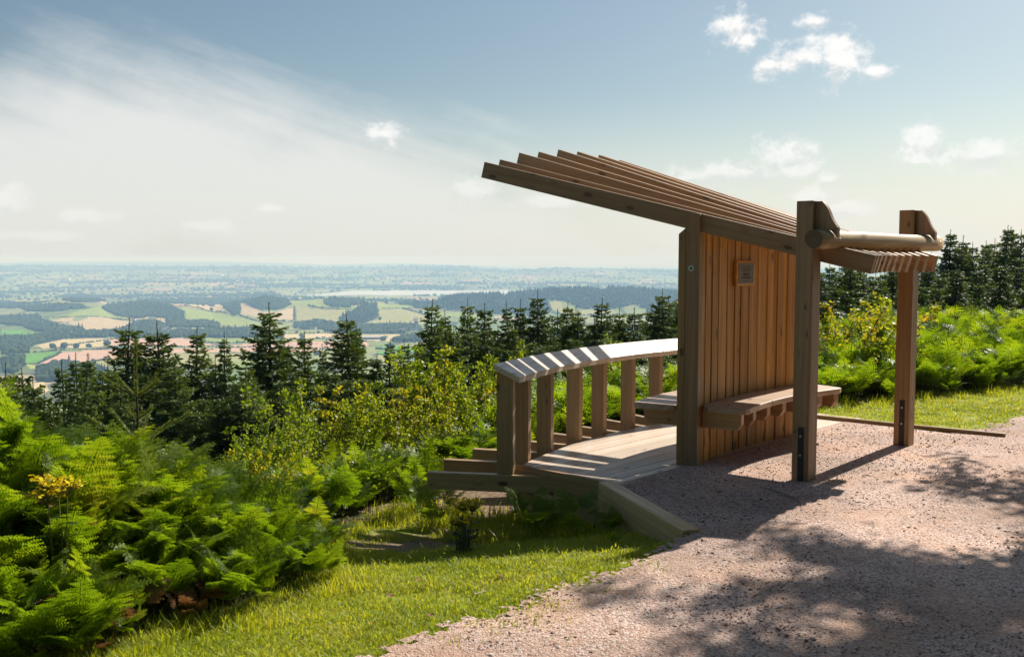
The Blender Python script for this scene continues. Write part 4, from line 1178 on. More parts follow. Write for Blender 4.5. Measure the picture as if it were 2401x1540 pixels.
# bracken, further off and on the right bank
x, y = region_pts(16000, 11.5, 34, 0.78)
m_, p, n = fern_mask(x, y)
m_ &= (n < 6.3) | (p > 4)
m_ &= (n < 5.5) & (p < 19)| (n < 6.3)
m_ &= ~((p < 9) & (p > 2) & (y > 15.2 + (p - 4) * 0.3))
m_ &= ~((p > -2.9) & (p < 2.5) & (n < 3.9))
x, y, p, n = x[m_], y[m_], p[m_], n[m_]
edge = np.clip((n - fern_line(p)) / 1.5, 0, 1)
sc_ = (0.36 + 0.24 * edge) * rng.uniform(0.6, 1.15, len(x))
pts = np.stack([x, y, terr(x, y)], 1)
idx = np.where(rng.random(len(x)) < 0.05, 4, rng.integers(0, 4, len(x)))
scatter('bracken_bank', pts, rnd_rot(len(x), 0.15), sc_, idx, cf_lo, 'bracken spreading behind the deck and over the bank beyond the right-hand lawn')
# a few stunted plants in the shade below the deck
lp = [(-2.5, 1.5), (-2.35, 1.75), (-2.55, 1.1), (-2.2, 1.5), (-2.6, 2.6), (-2.3, 3.1), (-1.9, 3.4), (-3.0, 0.35), (-2.9, 3.4), (-2.45, 0.75)]
q = np.array([W(*a_)[:2] for a_ in lp]); pts = np.stack([q[:, 0], q[:, 1], terr(q[:, 0], q[:, 1])], 1)
scatter('shade_ferns', pts, rnd_rot(len(q), 0.2), np.array([.40, .40, .38, .26, .45, .55, .55, .12, .5, .22]), rng.integers(0, 5, len(q)), cf_hi, 'small dark ferns growing in the shade under the deck edge')

# broad-leaved scrub mixed into the bracken
def scrub_plant(seed):
    rs = np.random.default_rng(seed); lm = LM(); Q = []; T_ = []
    for s_ in range(7):
        a_ = rs.uniform(0, 6.28); P = np.array([0, 0, 0.0]); d = np.array([math.cos(a_) * 0.6, math.sin(a_) * 0.6, 1.0]); pts = [P]
        for k in range(7):
            d = d + rs.normal(0, 0.14, 3) - np.array([0, 0, 0.05]); d /= np.linalg.norm(d); P = P + d * 0.13; pts.append(P)
            for j in range(7):
                a2 = rs.normal(0, 1, 3); a2 /= np.linalg.norm(a2); c_ = np.cross(a2, rs.normal(0, 1, 3)); c_ /= np.linalg.norm(c_); l_ = rs.uniform(0.03, 0.055); q0 = P + rs.normal(0, 0.05, 3)
                Q.append([q0, q0 + a2 * l_ * 0.4 + c_ * l_ * 0.4, q0 + a2 * l_, q0 + a2 * l_ * 0.4 - c_ * l_ * 0.4]); T_.append(rs.random())
        lm.tube(np.array(pts), np.linspace(0.006, 0.002, len(pts)), 3, 1)
    lm.quads(np.array(Q), np.array(T_), 0); return lm.mesh('scrub', [m_birch, m_twig])
csb = proto_coll('scrub', [make_obj('scrub_a%d' % i, scrub_plant(800 + i)) for i in range(4)])
x, y = region_pts(1100, 4.5, 14)
p, n = to_pn(x, y)
m_ = (n > fern_line(p) + 0.5) & ~((p > -2.9) & (p < 2.5) & (n < 3.9)) & (rng.random(len(x)) < np.clip(0.25 + 3.0 * fbm(x * 0.5, y * 0.5, 95), 0, 1)) & (n < 8)
x, y = x[m_], y[m_]
scatter('scrub', np.stack([x, y, terr(x, y)], 1), rnd_rot(len(x), 0.15), rng.uniform(0.45, 0.85, len(x)), rng.integers(0, 4, len(x)), csb, 'small-leaved yellowing scrub mixed through the bracken')

# grass tufts
def tuft(seed, nb, h, spread, lean):
    rs = np.random.default_rng(seed); lm = LM(); Q = []; T_ = []
    for i in range(nb):
        b = np.array([rs.normal(0, spread), rs.normal(0, spread), -0.01]); ya = rs.uniform(0, 6.283)
        hh_ = h * rs.uniform(0.4, 1.2); ln_ = hh_ * rs.uniform(0.1, lean)
        d = np.array([math.cos(ya), math.sin(ya), 0]); s_ = np.array([-d[1], d[0], 0]) * (0.0022 + 0.0012 * rs.random())
        m1 = b + d * ln_ * 0.35 + np.array([0, 0, hh_ * 0.6]); tp = b + d * ln_ + np.array([0, 0, hh_])
        Q.append([b - s_, b + s_, m1 + s_ * 0.8, m1 - s_ * 0.8]); Q.append([m1 - s_ * 0.8, m1 + s_ * 0.8, tp + s_ * 0.1, tp - s_ * 0.1])
        c_ = rs.random(); T_ += [c_, c_]
    lm.quads(np.array(Q), np.array(T_)); return lm.mesh('grass_tuft', [m_grass])
gt = [make_obj('grass_a%d' % i, tuft(300 + i, 60, 0.030, 0.05, 1.6)) for i in range(4)] + [make_obj('grass_a%d' % (4 + i), tuft(320 + i, 34, 0.085, 0.05, 0.9)) for i in range(3)]
cg_ = proto_coll('grass_tufts', gt)
def lawn_scatter(n_, y0, y1, xl):
    x, y = region_pts(n_, y0, y1, xl)
    p, n = to_pn(x, y)
    wob = 0.34 * fbm(p * 1.3, n * 1.3, 31) + 0.22 * fbm(p * 5, n * 5, 37) + 0.14 * fbm(p * 19, n * 19, 39) + 0.26 * fbm(p * 47, n * 47, 40, 2)
    m_ = (n > -0.25 + wob - 0.03 - 0.55 * rng.random(len(p)) ** 5) & (n < fern_line(p) + 0.35)
    kl = -2.155 + (n - 1.09) * 0.5976 - 0.12
    m_ &= ~((p > kl) & (p < 2.08))
    m_ &= ~((p > -2.5) & (p < 2.08) & (n > 0.9))
    m_ &= ~((p > -3.05) & (n < 0.0) & (p < 2.3) & (n < -0.08 + wob * 0.5))
    bare = 0.9 * np.exp(-(((p + 3.05) / 0.75) ** 2 + ((n - 2.3) / 0.85) ** 2)) + 1.0 * np.exp(-(((p + 2.4) / 0.45) ** 2 + ((n - 1.2) / 0.9) ** 2)) + 0.25 * (1 - sst(n + 0.25, 0.0, 0.25))
    m_ &= rng.random(len(x)) > bare * (0.9 + 2.6 * fbm(x * 2.6, y * 2.6, 61))
    m_ &= rng.random(len(x)) < 0.35 + 1.5 * (fbm(x * 2.1, y * 2.1, 51) + 0.35)
    return x[m_], y[m_], p[m_], n[m_]
xa, ya_, pa_, na2 = lawn_scatter(30000, 2.6, 8.6, 0.66)
xb, yb, pb_, nb_ = lawn_scatter(30000, 8.0, 18.0, 0.74)
m_ = pb_ > 1.5; xb, yb, pb_, nb_ = xb[m_], yb[m_], pb_[m_], nb_[m_]
x = np.concatenate([xa, xb]); y = np.concatenate([ya_, yb]); p = np.concatenate([pa_, pb_]); n = np.concatenate([na2, nb_])
tall = rng.random(len(x)) < sst(n - fern_line(p), -0.35, 0.2) * 0.16 + 0.002
idx = np.where(tall, rng.integers(4, 7, len(x)), rng.integers(0, 4, len(x)))
scatter('grass', np.stack([x, y, terr(x, y)], 1), rnd_rot(len(x), 0.12), rng.uniform(0.6, 1.25, len(x)) * np.where(y > 8.5, 1.3, 1.0), idx, cg_, 'short bright green grass of the verge and the right-hand lawn')

# rank grass in the shade of the deck
x = rng.uniform(-2.9, -1.2, 900); n = rng.uniform(0.5, 3.6, 900)
m_ = (rng.random(900) < np.clip(0.9 - np.abs(x + 2.2) / 0.6, 0, 1)) & (x < -2.155 + (n - 1.09) * 0.5976 - 0.15)
q = np.array([W(a_, b_)[:2] for a_, b_ in zip(x[m_], n[m_])])
scatter('shade_grass', np.stack([q[:, 0], q[:, 1], terr(q[:, 0], q[:, 1])], 1), rnd_rot(len(q), 0.15), rng.uniform(0.7, 1.9, len(q)), rng.integers(4, 7, len(q)), cg_, 'rank dark grass in the shade below the deck corner')

# loose stones on the gravel
m_stone, t, out = new_mat('loose_stone')
oi = t.add('ShaderNodeObjectInfo').outputs['Random']
pbsdf(t, out, t.ramp(oi, [(0.0, (0.20, 0.12, 0.09)), (0.3, (0.36, 0.25, 0.20)), (0.6, (0.50, 0.37, 0.31)), (0.85, (0.60, 0.50, 0.44)), (1.0, (0.68, 0.60, 0.55))]), 0.8, 0.3)
def rock(seed):
    bm = bmesh.new(); bmesh.ops.create_icosphere(bm, subdivisions=1, radius=1.0)
    rs = random.Random(seed)
    for v in bm.verts:
        v.co = Vector((v.co.x * 1.15, v.co.y * 0.85, v.co.z * 0.6)) * rs.uniform(0.78, 1.15)
    me = bpy.data.meshes.new('stone'); bm.to_mesh(me); bm.free(); me.materials.append(m_stone)
    return make_obj('stone_a%d' % seed, me)
cs_ = proto_coll('stones', [rock(i) for i in range(5)])
x, y = region_pts(120000, 2.9, 13.0, 0.66)
p, n = to_pn(x, y)
m_ = gravel_in(p, n) & (rng.random(len(x)) < np.clip(1.25 - y / 11, 0.12, 1.0)) & ~((n > 0.93) & (p > -2.2))
x, y = x[m_], y[m_]
sz = 0.0035 + 0.0055 * rng.random(len(x)) ** 2.5 + 0.007 * (rng.random(len(x)) < 0.02)
scatter('gravel_stones', np.stack([x, y, np.full(len(x), 0.006) + sz * 0.15], 1), np.stack([rng.uniform(-.4, .4, len(x)), rng.uniform(-.4, .4, len(x)), rng.uniform(0, 6.28, len(x))], 1), sz, rng.integers(0, 5, len(x)), cs_, 'small loose pink and grey stones lying all over the gravel')

# ------------------------------------------------------------------ conifers
def spruce_crown(seed, H, taper=0.30, Lmax=2.1, sparse=1.0):
    """tip at height H; whorls of branches set with many short needle sprays"""
    rs = np.random.default_rng(seed)
    lm = LM()
    Q = []; T_ = []
    def spray(P0, d, L, wd, tint):
        # a flat narrow double blade of needles
        d = d / (np.linalg.norm(d) + 1e-9)
        r = rs.normal(0, 1, 3); s_ = np.cross(d, r); s_ /= np.linalg.norm(s_) + 1e-9
        s_ = s_ * wd
        m1 = P0 + d * L * 0.55; tp = P0 + d * L
        s_ = s_ * 1.35
        Q.append([P0 - s_ * 0.5, m1 - s_, tp, m1 + s_]); T_.append(tint)
    z = H
    # leader
    for k in range(26):
        zz = H - rs.uniform(0, 0.55); an = rs.uniform(0, 6.283)
        spray(np.array([0, 0, zz]), np.array([math.cos(an) * 0.7, math.sin(an) * 0.7, 1.0]), 0.06, 0.008, rs.uniform(0.3, 0.9))
    z = H - rs.uniform(0.40, 0.6)
    wi = 0
    stems = []
    while z > 0.6:
        depth = H - z
        Lb = min(0.10 + taper * depth * 1.05, Lmax) * (1.0 if depth < 5 else 1.0)
        nb = rs.integers(6, 10)
        y0 = rs.uniform(0, 6.283)
        levels = [(z, nb, 1.0)]
        if depth > 0.7:
            levels.append((z + 0.2, rs.integers(3, 6), 0.6))
            levels.append((z + 0.33, rs.integers(3, 6), 0.55))
            if depth > 1.4: levels.append((z + 0.1, rs.integers(3, 6), 0.8))
        for (zl, nb_, fl) in levels:
            for b in range(nb_):
                ya = y0 + b * 6.283 / nb_ + rs.uniform(-0.35, 0.35) + fl * 3
                L = Lb * fl * rs.uniform(0.72, 1.18)
                if rs.random() > sparse: continue
                el0 = R_(48 - min(depth, 4.0) * 13 + rs.uniform(-8, 8))
                k = max(4, int(L / 0.075))
                d = np.array([math.cos(ya), math.sin(ya), 0.0])
                Pk = np.array([0, 0, zl]); pts = [Pk]
                for i in range(k):
                    t_ = i / k
                    e = el0 - R_(22) * math.sin(t_ * math.pi * 0.8) + R_(26) * t_ ** 2
                    Pk = Pk + (L / k) * (d * math.cos(e) + np.array([0, 0, math.sin(e)])); pts.append(Pk)
                pts = np.array(pts)
                stems.append(pts)
                sd_ = np.array([-d[1], d[0], 0.0])
                for i in range(1, k + 1):
                    t_ = i / k
                    tl = (0.36 * L * (1 - t_) + 0.09) * rs.uniform(0.6, 1.1)
                    tl = min(tl, 0.55)
                    for sg in (-1, 1):
                        dd = d * 0.75 + sd_ * sg * rs.uniform(0.5, 1.0) + np.array([0, 0, rs.uniform(-0.25, 0.12)])
                        dd /= np.linalg.norm(dd)
                        m_ = max(1, int(tl / 0.13))
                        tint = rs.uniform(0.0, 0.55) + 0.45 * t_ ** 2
                        for j in range(m_):
                            P1 = pts[i] + dd * tl * j / m_
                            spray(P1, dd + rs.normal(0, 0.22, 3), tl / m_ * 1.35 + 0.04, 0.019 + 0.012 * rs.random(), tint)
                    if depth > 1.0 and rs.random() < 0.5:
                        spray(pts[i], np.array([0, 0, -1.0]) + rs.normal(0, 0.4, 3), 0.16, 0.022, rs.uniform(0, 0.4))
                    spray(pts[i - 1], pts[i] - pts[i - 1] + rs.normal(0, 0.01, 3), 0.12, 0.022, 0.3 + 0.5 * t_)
        z -= rs.uniform(0.36, 0.52) if depth < 2.4 else rs.uniform(0.42, 0.6)
        wi += 1
    lm.quads(np.array(Q), np.array(T_), 0)
    for st_ in stems:
        if len(st_) > 5: lm.tube(st_[::3], np.linspace(0.012, 0.003, len(st_[::3])), 3, 1)
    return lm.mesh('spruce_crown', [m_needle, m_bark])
def trunk_mesh(H, r0):
    lm = LM(); zz = np.linspace(-0.4, H, 9)
    P = np.stack([0.03 * np.sin(zz), 0.03 * np.cos(zz * 1.3), zz], 1)
    lm.tube(P, np.linspace(r0, 0.008, 9), 8, 0); return lm.mesh('trunk', [m_bark])

SH = 6.5
crowns = [spruce_crown(400, SH, 0.36), spruce_crown(401, SH, 0.30, 1.9), spruce_crown(402, SH, 0.27, 1.7, 0.85), spruce_crown(403, SH, 0.40, 2.3), spruce_crown(404, SH, 0.24, 1.6, 0.72), spruce_crown(405, SH, 0.33, 2.0)]
trk = trunk_mesh(SH, 0.11)
# tall forest trees seen far to the right
crownsF = [spruce_crown(420, 9.0, 0.27, 2.0), spruce_crown(421, 9.0, 0.32, 2.3, 0.9), spruce_crown(422, 9.0, 0.23, 1.7, 0.8)]
trkF = trunk_mesh(9.0, 0.15)
def yd_big(x): return x > 2
def conifer(x, y, ztip, var, label, group, far=False, sxy=1.0, name='spruce_tree'):
    g = float(terr(x, y))
    HH = 9.0 if far else SH
    h = ztip - g
    s = h / HH
    lo_, hi_ = (0.7, 1.35) if far else (0.55, 1.5)
    s = min(max(s, lo_), hi_)
    r = empty(name, (x, y, ztip - s * HH), random.uniform(0, 6.28))
    tag(r, label, 'conifer', group)
    for nm, me in (('trunk', trkF if far else trk), ('crown', (crownsF if far else crowns)[var])):
        o = bpy.data.objects.new(nm, me); link(o, r)
    sxy *= (1.22 if far or yd_big(x) else 1.06)
    r.scale = (s * sxy * random.uniform(0.82, 1.15), s * sxy * random.uniform(0.82, 1.15), s)
    r.rotation_euler[0] = random.uniform(-0.045, 0.045)
    return r
def uvxy(u, v, y):
    """a point at distance y seen in direction u, v of the survey photograph"""
    dy, dz = math.cos(R_(4.043)) + math.sin(R_(4.043)) * (770 - v) / 2334.3, -math.sin(R_(4.043)) + math.cos(R_(4.043)) * (770 - v) / 2334.3
    k = y / dy
    return (u - 1200.5) / 2334.3 * k, 1.75 + dz * k
GP = 'young spruces on the slope below the bracken'
G1 = 'dark young spruce among its like on the slope'
SPR = [
(280,745,33,0,1.0,'tall spruce rising above the pink field, second large one from the left'),
(366,753,34,3,1.0,'broad bushy spruce just right of the bare sapling'),
(455,764,32,2,1.0,'open-branched spruce with a bent leader between two broad spruces'),
(530,777,36,4,.8,'thin spruce top immediately left of the tallest left-hand spruce'),
(619,709,34,0,1.1,'tallest spruce of the left half, rising over the tan hillside'),
(665,791,36,1,.9,None),(707,777,35,5,.9,None),(760,805,38,4,.8,None),
(166,826,36,4,.8,None),(191,826,37,2,.8,None),(215,829,40,4,.8,None),(135,842,38,4,.9,None),(63,860,34,2,1,None),(82,883,33,5,1,None),(10,850,24,3,1,'spruce cut by the left edge of the picture'),(495,832,36,1,1,None),
(240,880,30,1,1,None),(330,860,30,5,1,None),(410,850,31,0,1,None),(580,850,30,3,1,None),(690,860,30,0,1,None),
(820,728,33,3,1.15,'broad dark spruce standing alone against the fields left of centre'),
(847,763,35,4,.9,None),(912,793,37,4,.9,None),(953,795,38,2,1,None),
(1010,699,36,2,.95,'thin-topped spruce with a bare leader left of the railing'),
(1035,745,37,1,.9,None),(1050,726,38,4,.9,None),
(1089,697,36,0,.9,'full dark spruce directly above the end of the railing'),
(1130,710,38,5,1,None),(1192,706,40,4,.9,None),(1208,701,39,1,.85,None),
(1259,680,38,0,1.0,'tallest spruce above the railing'),
(1325,706,42,2,.9,None),(1350,717,44,4,.9,None),(1362,728,42,1,.9,None),(1309,724,43,5,.9,None),(1286,728,45,1,1,None),
(1412,697,42,2,.95,'spruce with a thin leader above the middle of the railing'),
(1461,720,45,1,1,None),(1489,720,46,5,1,None),(1544,676,42,0,.95,'tall spruce close to the left edge of the board wall'),
(1573,692,44,5,1,None),(1592,692,43,1,1,None),(1516,717,44,2,1,None),(1440,738,46,3,1,None),(1385,742,44,3,1,None),(1230,755,40,3,1,None),(1165,762,40,5,1,None),(985,800,34,5,1,None),(880,830,33,1,1,None),(1075,790,34,3,1,None),(1300,775,38,0,1,None),(1420,770,40,5,1,None),(1500,760,40,0,1,None),(1565,752,40,3,1,None),
(1350,790,36,5,1,None),(1250,790,36,1,1,None),(1465,790,36,3,1,None),(1545,790,36,1,1,None),
]
ORD = ['first', 'second', 'third', 'fourth', 'fifth', 'sixth', 'seventh', 'eighth', 'ninth', 'tenth', 'eleventh', 'twelfth', 'thirteenth', 'fourteenth']
def name_row(L, marks, what):
    # each unnamed tree is counted along the row from the nearest landmark on its left
    cnt = {}
    out = []
    for q in sorted(L, key=lambda q: q[0]):
        if q[5] is None:
            mk = [m for m in marks if m[0] <= q[0]]
            mk = mk[-1] if mk else marks[0]
            c = cnt.get(mk[1], 0); cnt[mk[1]] = c + 1
            h = 'tall' if q[1] < what[1] else 'low'
            q = q[:5] + ('%s %s, %s top to the right of %s' % (h, what[0], ORD[min(c, 13)], mk[1]),)
        out.append(q)
    return out
rt = random.Random(11)
SPR = name_row(SPR, [(-100, 'the picture edge'), (316, 'the bare sapling'), (619, 'the tallest left spruce'), (820, 'the broad lone spruce'), (1010, 'the thin-leadered spruce'), (1175, 'the railing end'), (1259, 'the tallest spruce above the railing'), (1412, 'the thin leader above mid railing')], ('spruce', 740))
for k in range(14): SPR.append((rt.uniform(-60, 760), rt.uniform(895, 960), rt.uniform(24, 29), rt.choice([0, 1, 3, 5]), 1.0, 'low dark spruce just behind the bracken'))
for k in range(16): SPR.append((rt.uniform(1600, 2050), rt.uniform(640, 745), rt.uniform(40, 55), rt.choice([0, 1, 3, 5]), 1.0, 'spruce behind the board wall of the shelter'))
SPF = [
(2231,539,62,0,1,'tall thin-topped spruce just right of the log end, on the skyline'),(2357,529,60,0,1,'highest dark spruce on the right skyline'),
(2248,551,64,2,1,None),(2268,567,62,1,1,None),(2277,573,66,2,1,None),(2291,567,63,1,1,None),(2304,565,65,0,1,None),(2213,570,62,2,1,None),(2328,570,60,1,1,None),(2381,531,62,2,1,None),(2393,537,58,1,1.1,None),(2340,558,66,1,1,None),(2174,590,60,1,1,None),
(1938,618,58,0,1,None),(1965,622,60,1,1,None),(1990,628,57,0,1,None),(2010,629,60,1,1,None),(2035,634,58,2,1,None),(2054,636,57,1,1,None),(2082,636,60,0,1,None),(2105,630,58,1,1,None),(2130,620,60,1,1,None),(2150,608,58,0,1,None),(1915,625,60,1,1,None),
(2184,614,52,1,1,None),(2219,632,50,0,1,None),(2253,625,50,1,1,None),(2285,630,48,0,1.1,None),(2316,608,50,1,1.1,None),(2356,611,48,1,1.1,None),(2390,618,46,0,1.1,None),(2425,560,50,1,1.1,None),(2460,545,52,0,1.1,None),(2440,600,46,1,1.1,None),
(1950,660,50,1,1.1,None),(2000,668,49,0,1.1,None),(2040,672,50,1,1.1,None),(2080,668,48,1,1.1,None),(2120,665,48,0,1.1,None),(2160,660,46,1,1.1,None),(2200,668,45,0,1.1,None),(2245,665,44,1,1.1,None),(2300,660,42,0,1.1,None),(2345,655,42,1,1.1,None),(2400,650,40,1,1.1,None),(2450,640,40,0,1.1,None),
(2500,560,50,1,1.1,None),(2560,550,52,0,1.1,None),(2620,545,50,1,1.1,None),
]

def fl_(k, t): return t
def spot(u):
    m = min([(0, 'the left picture edge'), (316, 'the bare sapling'), (619, 'the tallest left spruce'), (820, 'the broad lone spruce'), (1010, 'the thin-leadered spruce'), (1175, 'the railing end'), (1259, 'the tallest spruce above the railing'), (1412, 'the middle of the railing'), (1544, 'the board wall'), (1990, 'the near post'), (2110, 'the far post'), (2231, 'the thin-topped skyline spruce'), (2357, 'the highest skyline spruce')], key=lambda m: abs(m[0] - u))
    return ('just left of ' if u < m[0] - 22 else 'just right of ' if u > m[0] + 22 else 'below ') + m[1]
SPF = name_row(SPF, [(-100, 'the near post'), (2101, 'the far post'), (2231, 'the thin-topped skyline spruce'), (2357, 'the highest skyline spruce')], ('plantation spruce', 600))
for k in range(34): SPR.append((rt.uniform(120, 1560), rt.uniform(875, 930) - (40 if k % 4 == 0 else 0), rt.uniform(25, 33), rt.choice([0, 1, 3, 5]), 1.1, fl_(k, 'low dark spruce in the shaded row just behind the bracken')))
for k in range(22): SPR.append((rt.uniform(900, 1590), rt.uniform(755, 815), rt.uniform(30, 36), rt.choice([0, 1, 3, 5]), 1.1, fl_(k, 'dark spruce packed behind the railing')))
for k in range(26): SPF.append((rt.uniform(1920, 2480), rt.uniform(600, 690), rt.uniform(36, 50), rt.choice([0, 1, 2]), 1.2, 'dark spruce low in the plantation edge behind the right-hand bracken'))

SPR = [q[:5] + (q[5].replace('just behind the bracken', 'behind bracken').replace('in the shaded row behind bracken', 'in the shaded row'),) if q[5] else q for q in SPR]
SPR = [q[:5] + ((q[5] + ', ' + spot(q[0])) if q[5].startswith(('low dark spruce', 'dark spruce packed')) else q[5],) for q in SPR]
SPF = [q[:5] + (('low dark plantation spruce ' + spot(q[0])) if q[5].startswith('dark spruce low') else q[5],) for q in SPF]
SPR = [q[:5] + (q[5].replace('low dark spruce behind bracken', 'low dark spruce cut off by bracken') if q[1] > 915 else q[5].replace(' in the shaded row', ''),) for q in SPR]

for (u, v, yd, var, wx, lab) in SPR:
    x, zt = uvxy(u, v, yd)
    conifer(x, yd, zt, var, lab, GP, False, wx)
# right-hand plantation
for (u, v, yd, var, wx, lab) in SPF:
    x, zt = uvxy(u, v, yd)
    conifer(x, yd, zt, var, lab, 'plantation spruces on the right', True, wx)

# unseen spruce wood added across the path behind the camera, to cut sky light
cbh = proto_coll('added_wood', [bpy.data.objects.new('wood_a%d' % i, m_) for i, m_ in enumerate(crownsF)])
bp = []
for row, (nn_b, st_b) in enumerate(((-8.5, 2.6), (-11.5, 3.0), (-15, 3.4), (-19, 4.0))):
    for q_ in np.arange(-36, 7 if row else 4, st_b):
        bp.append(W(q_ + random.uniform(-1, 1) - row, nn_b + random.uniform(-1, 1))[:2])
for q_ in np.arange(-5, -34, -3.0):
    for r_b in (-9.5, -13, -17): bp.append((random.uniform(-1, 1) + q_ * 0.9 - 2, r_b + random.uniform(-1, 1)))
bp = np.array(bp)
scatter('added_spruce_wood', np.stack([bp[:, 0], bp[:, 1], terr(bp[:, 0], bp[:, 1]) - 0.2], 1), rnd_rot(len(bp), 0.02), rng.uniform(0.95, 1.35, len(bp)), rng.integers(0, 3, len(bp)), cbh, 'dense unseen spruce wood added behind the viewer to cut sky light')

# ------------------------------------------------------------------ birch scrub
def birch(seed, H, spread, nleaf, leaf=0.042, stems=4):
    rs = np.random.default_rng(seed); br = LM(); lf = LM(); Q = []; T_ = []
    tips = []
    for s_ in range(stems):
        ya = rs.uniform(0, 6.283); P = np.array([rs.normal(0, 0.1), rs.normal(0, 0.1), -0.2]); d = np.array([math.cos(ya) * 0.35, math.sin(ya) * 0.35, 1.0])
        pts = [P.copy()]; st = (H * rs.uniform(0.7, 1.05) + 0.2) / 10
        for i in range(10):
            d = d + rs.normal(0, 0.10, 3); d /= np.linalg.norm(d); P = P + d * st; pts.append(P.copy())
            if i > 1:
                for b in range(2 + (i < 8)):
                    a2 = rs.uniform(0, 6.283); d2 = np.array([math.cos(a2), math.sin(a2), rs.uniform(0.3, 0.9)]); d2 /= np.linalg.norm(d2)
                    L = spread * (1.15 - i / 11) * rs.uniform(0.4, 1.0); q_ = [P.copy()]; Pq = P.copy()
                    for k in range(5):
                        d2 = d2 + rs.normal(0, 0.15, 3) + np.array([0, 0, -0.04]); d2 /= np.linalg.norm(d2); Pq = Pq + d2 * L / 5; q_.append(Pq.copy())
                    br.tube(np.array(q_), np.linspace(0.005, 0.0015, 6), 3, 0)
                    tips.append(np.array(q_))
        br.tube(np.array(pts), np.linspace(0.018, 0.004, 11), 5, 0); tips.append(np.array(pts[4:]))
    for i in range(nleaf):
        b = tips[rs.integers(len(tips))]; k = rs.integers(0, len(b) - 1); t_ = rs.random()
        P = b[k] * (1 - t_) + b[k + 1] * t_ + rs.normal(0, 0.03, 3)
        a_ = rs.normal(0, 1, 3); a_[2] -= 0.5; a_ /= np.linalg.norm(a_); c_ = np.cross(a_, rs.normal(0, 1, 3)); c_ /= np.linalg.norm(c_)
        l_ = leaf * rs.uniform(0.7, 1.3)
        Q.append([P, P + a_ * l_ * 0.4 + c_ * l_ * 0.42, P + a_ * l_ * 1.1, P + a_ * l_ * 0.4 - c_ * l_ * 0.42]); T_.append(rs.random())
    lf.quads(np.array(Q), np.array(T_))
    return br.mesh('branches', [m_twig]), lf.mesh('leaves', [m_birch])
bv = [birch(500 + i, 2.0, 0.66, 3400, 0.050, 7) for i in range(4)]
BIR = [
(745,850,11.5,0,1.0,'leafy birch scrub with yellowing leaves left of centre'),
(800,878,11.6,1,1.0,'second birch bush beside the yellowing one'),
(860,915,11.2,2,.9,'low birch bush between the bracken and the railing'),
(1062,770,12.6,3,1.1,'tallest birch bush left of the railing'),
(1005,815,12.2,0,1.0,'airy birch bush just left of the tallest one'),
(1120,825,12.0,1,1.0,'birch bush right beside the railing end'),
(1178,790,14,2,.8,'thin birch shoots rising behind the railing end'),
(1430,775,17,2,.6,'lone thin birch shoots above the middle of the railing'),
(940,890,11.2,1,.9,'small birch bush in the bracken in front of the airy one'),
(480,985,8.0,0,.8,'low yellowish bush in the left-hand bracken'),
(570,1010,8.0,2,.8,'small yellowish bush right of the sapling'),
(700,935,10.6,3,.9,'rounded birch bush against the dark spruces'),
(2000,655,14.2,0,1.25,'bright birch bush behind the near post on the right'),
(1955,722,14.6,1,1.0,'lower birch bush at the left of the bright one on the right'),
(2065,735,14.4,3,.9,'birch bush tapering into the bracken left of the far post'),
(2165,700,26,2,1.1,'pale bush beyond the bracken right of the far post'),
(2195,735,27,1,1.1,'greyish round bush at the foot of the plantation'),
(1060,900,10.8,1,.9,'leafy birch scrub low in front of the railing end'),
(640,975,9.6,3,.9,'small leafy bush among bracken between the sapling and the birches'),
]

for (u, v, yd, var, wx, lab) in BIR:
    x, zt = uvxy(u, v, yd)
    g = float(terr(x, yd)); s = max(0.35, (zt - g) / 2.0)
    r = empty('birch_shrub', (x, yd, g), random.uniform(0, 6.28)); tag(r, lab, 'shrub', 'birch shrubs growing through the bracken')
    r.scale = (s * wx, s * wx, s)
    for nm, me in zip(('branches', 'leaves'), bv[var]): link(bpy.data.objects.new(nm, me), r)

# spruce sapling standing clear of the bracken on the left
lm = LM(); sapP, ztp = uvxy(316, 806, 7.6); g0 = float(terr(sapP, 7.6)); Hs = ztp - g0
lm.tube([[0, 0, -0.1], [0.01, 0, Hs * 0.5], [0.0, 0.01, Hs * 0.8], [0.008, 0, Hs]], [0.014, 0.010, 0.007, 0.005], 6, 1)
rs = np.random.default_rng(9); Q = []; T_ = []
def needle_stick(P0, d, L, curve):
    k = 10; P = [np.array(P0, float)]; d = np.array(d, float); d /= np.linalg.norm(d)
    for i in range(k):
        d = d + np.array([0, 0, curve / k]); d /= np.linalg.norm(d); P.append(P[-1] + d * L / k)
    P = np.array(P); lm.tube(P, np.linspace(0.006, 0.003, k + 1), 4, 1)
    for i in range(int(L / 0.0012)):
        t_ = rs.random() * k; i0 = min(int(t_), k - 1); q = P[i0] + (P[i0 + 1] - P[i0]) * (t_ - i0)
        ax_ = P[i0 + 1] - P[i0]; ax_ = ax_ / np.linalg.norm(ax_); r_ = np.cross(ax_, rs.normal(0, 1, 3)); r_ /= np.linalg.norm(r_)
        dd = ax_ * 0.9 + r_ * 0.8; s_ = np.cross(dd, rs.normal(0, 1, 3)); s_ = s_ / np.linalg.norm(s_) * 0.0026
        Q.append([q - s_, q + s_, q + dd * 0.024 + s_ * 0.3, q + dd * 0.024 - s_ * 0.3]); T_.append(rs.uniform(0.4, 1))
needle_stick((0, 0, Hs - 0.36), (0.01, 0, 1), 0.36, 0)
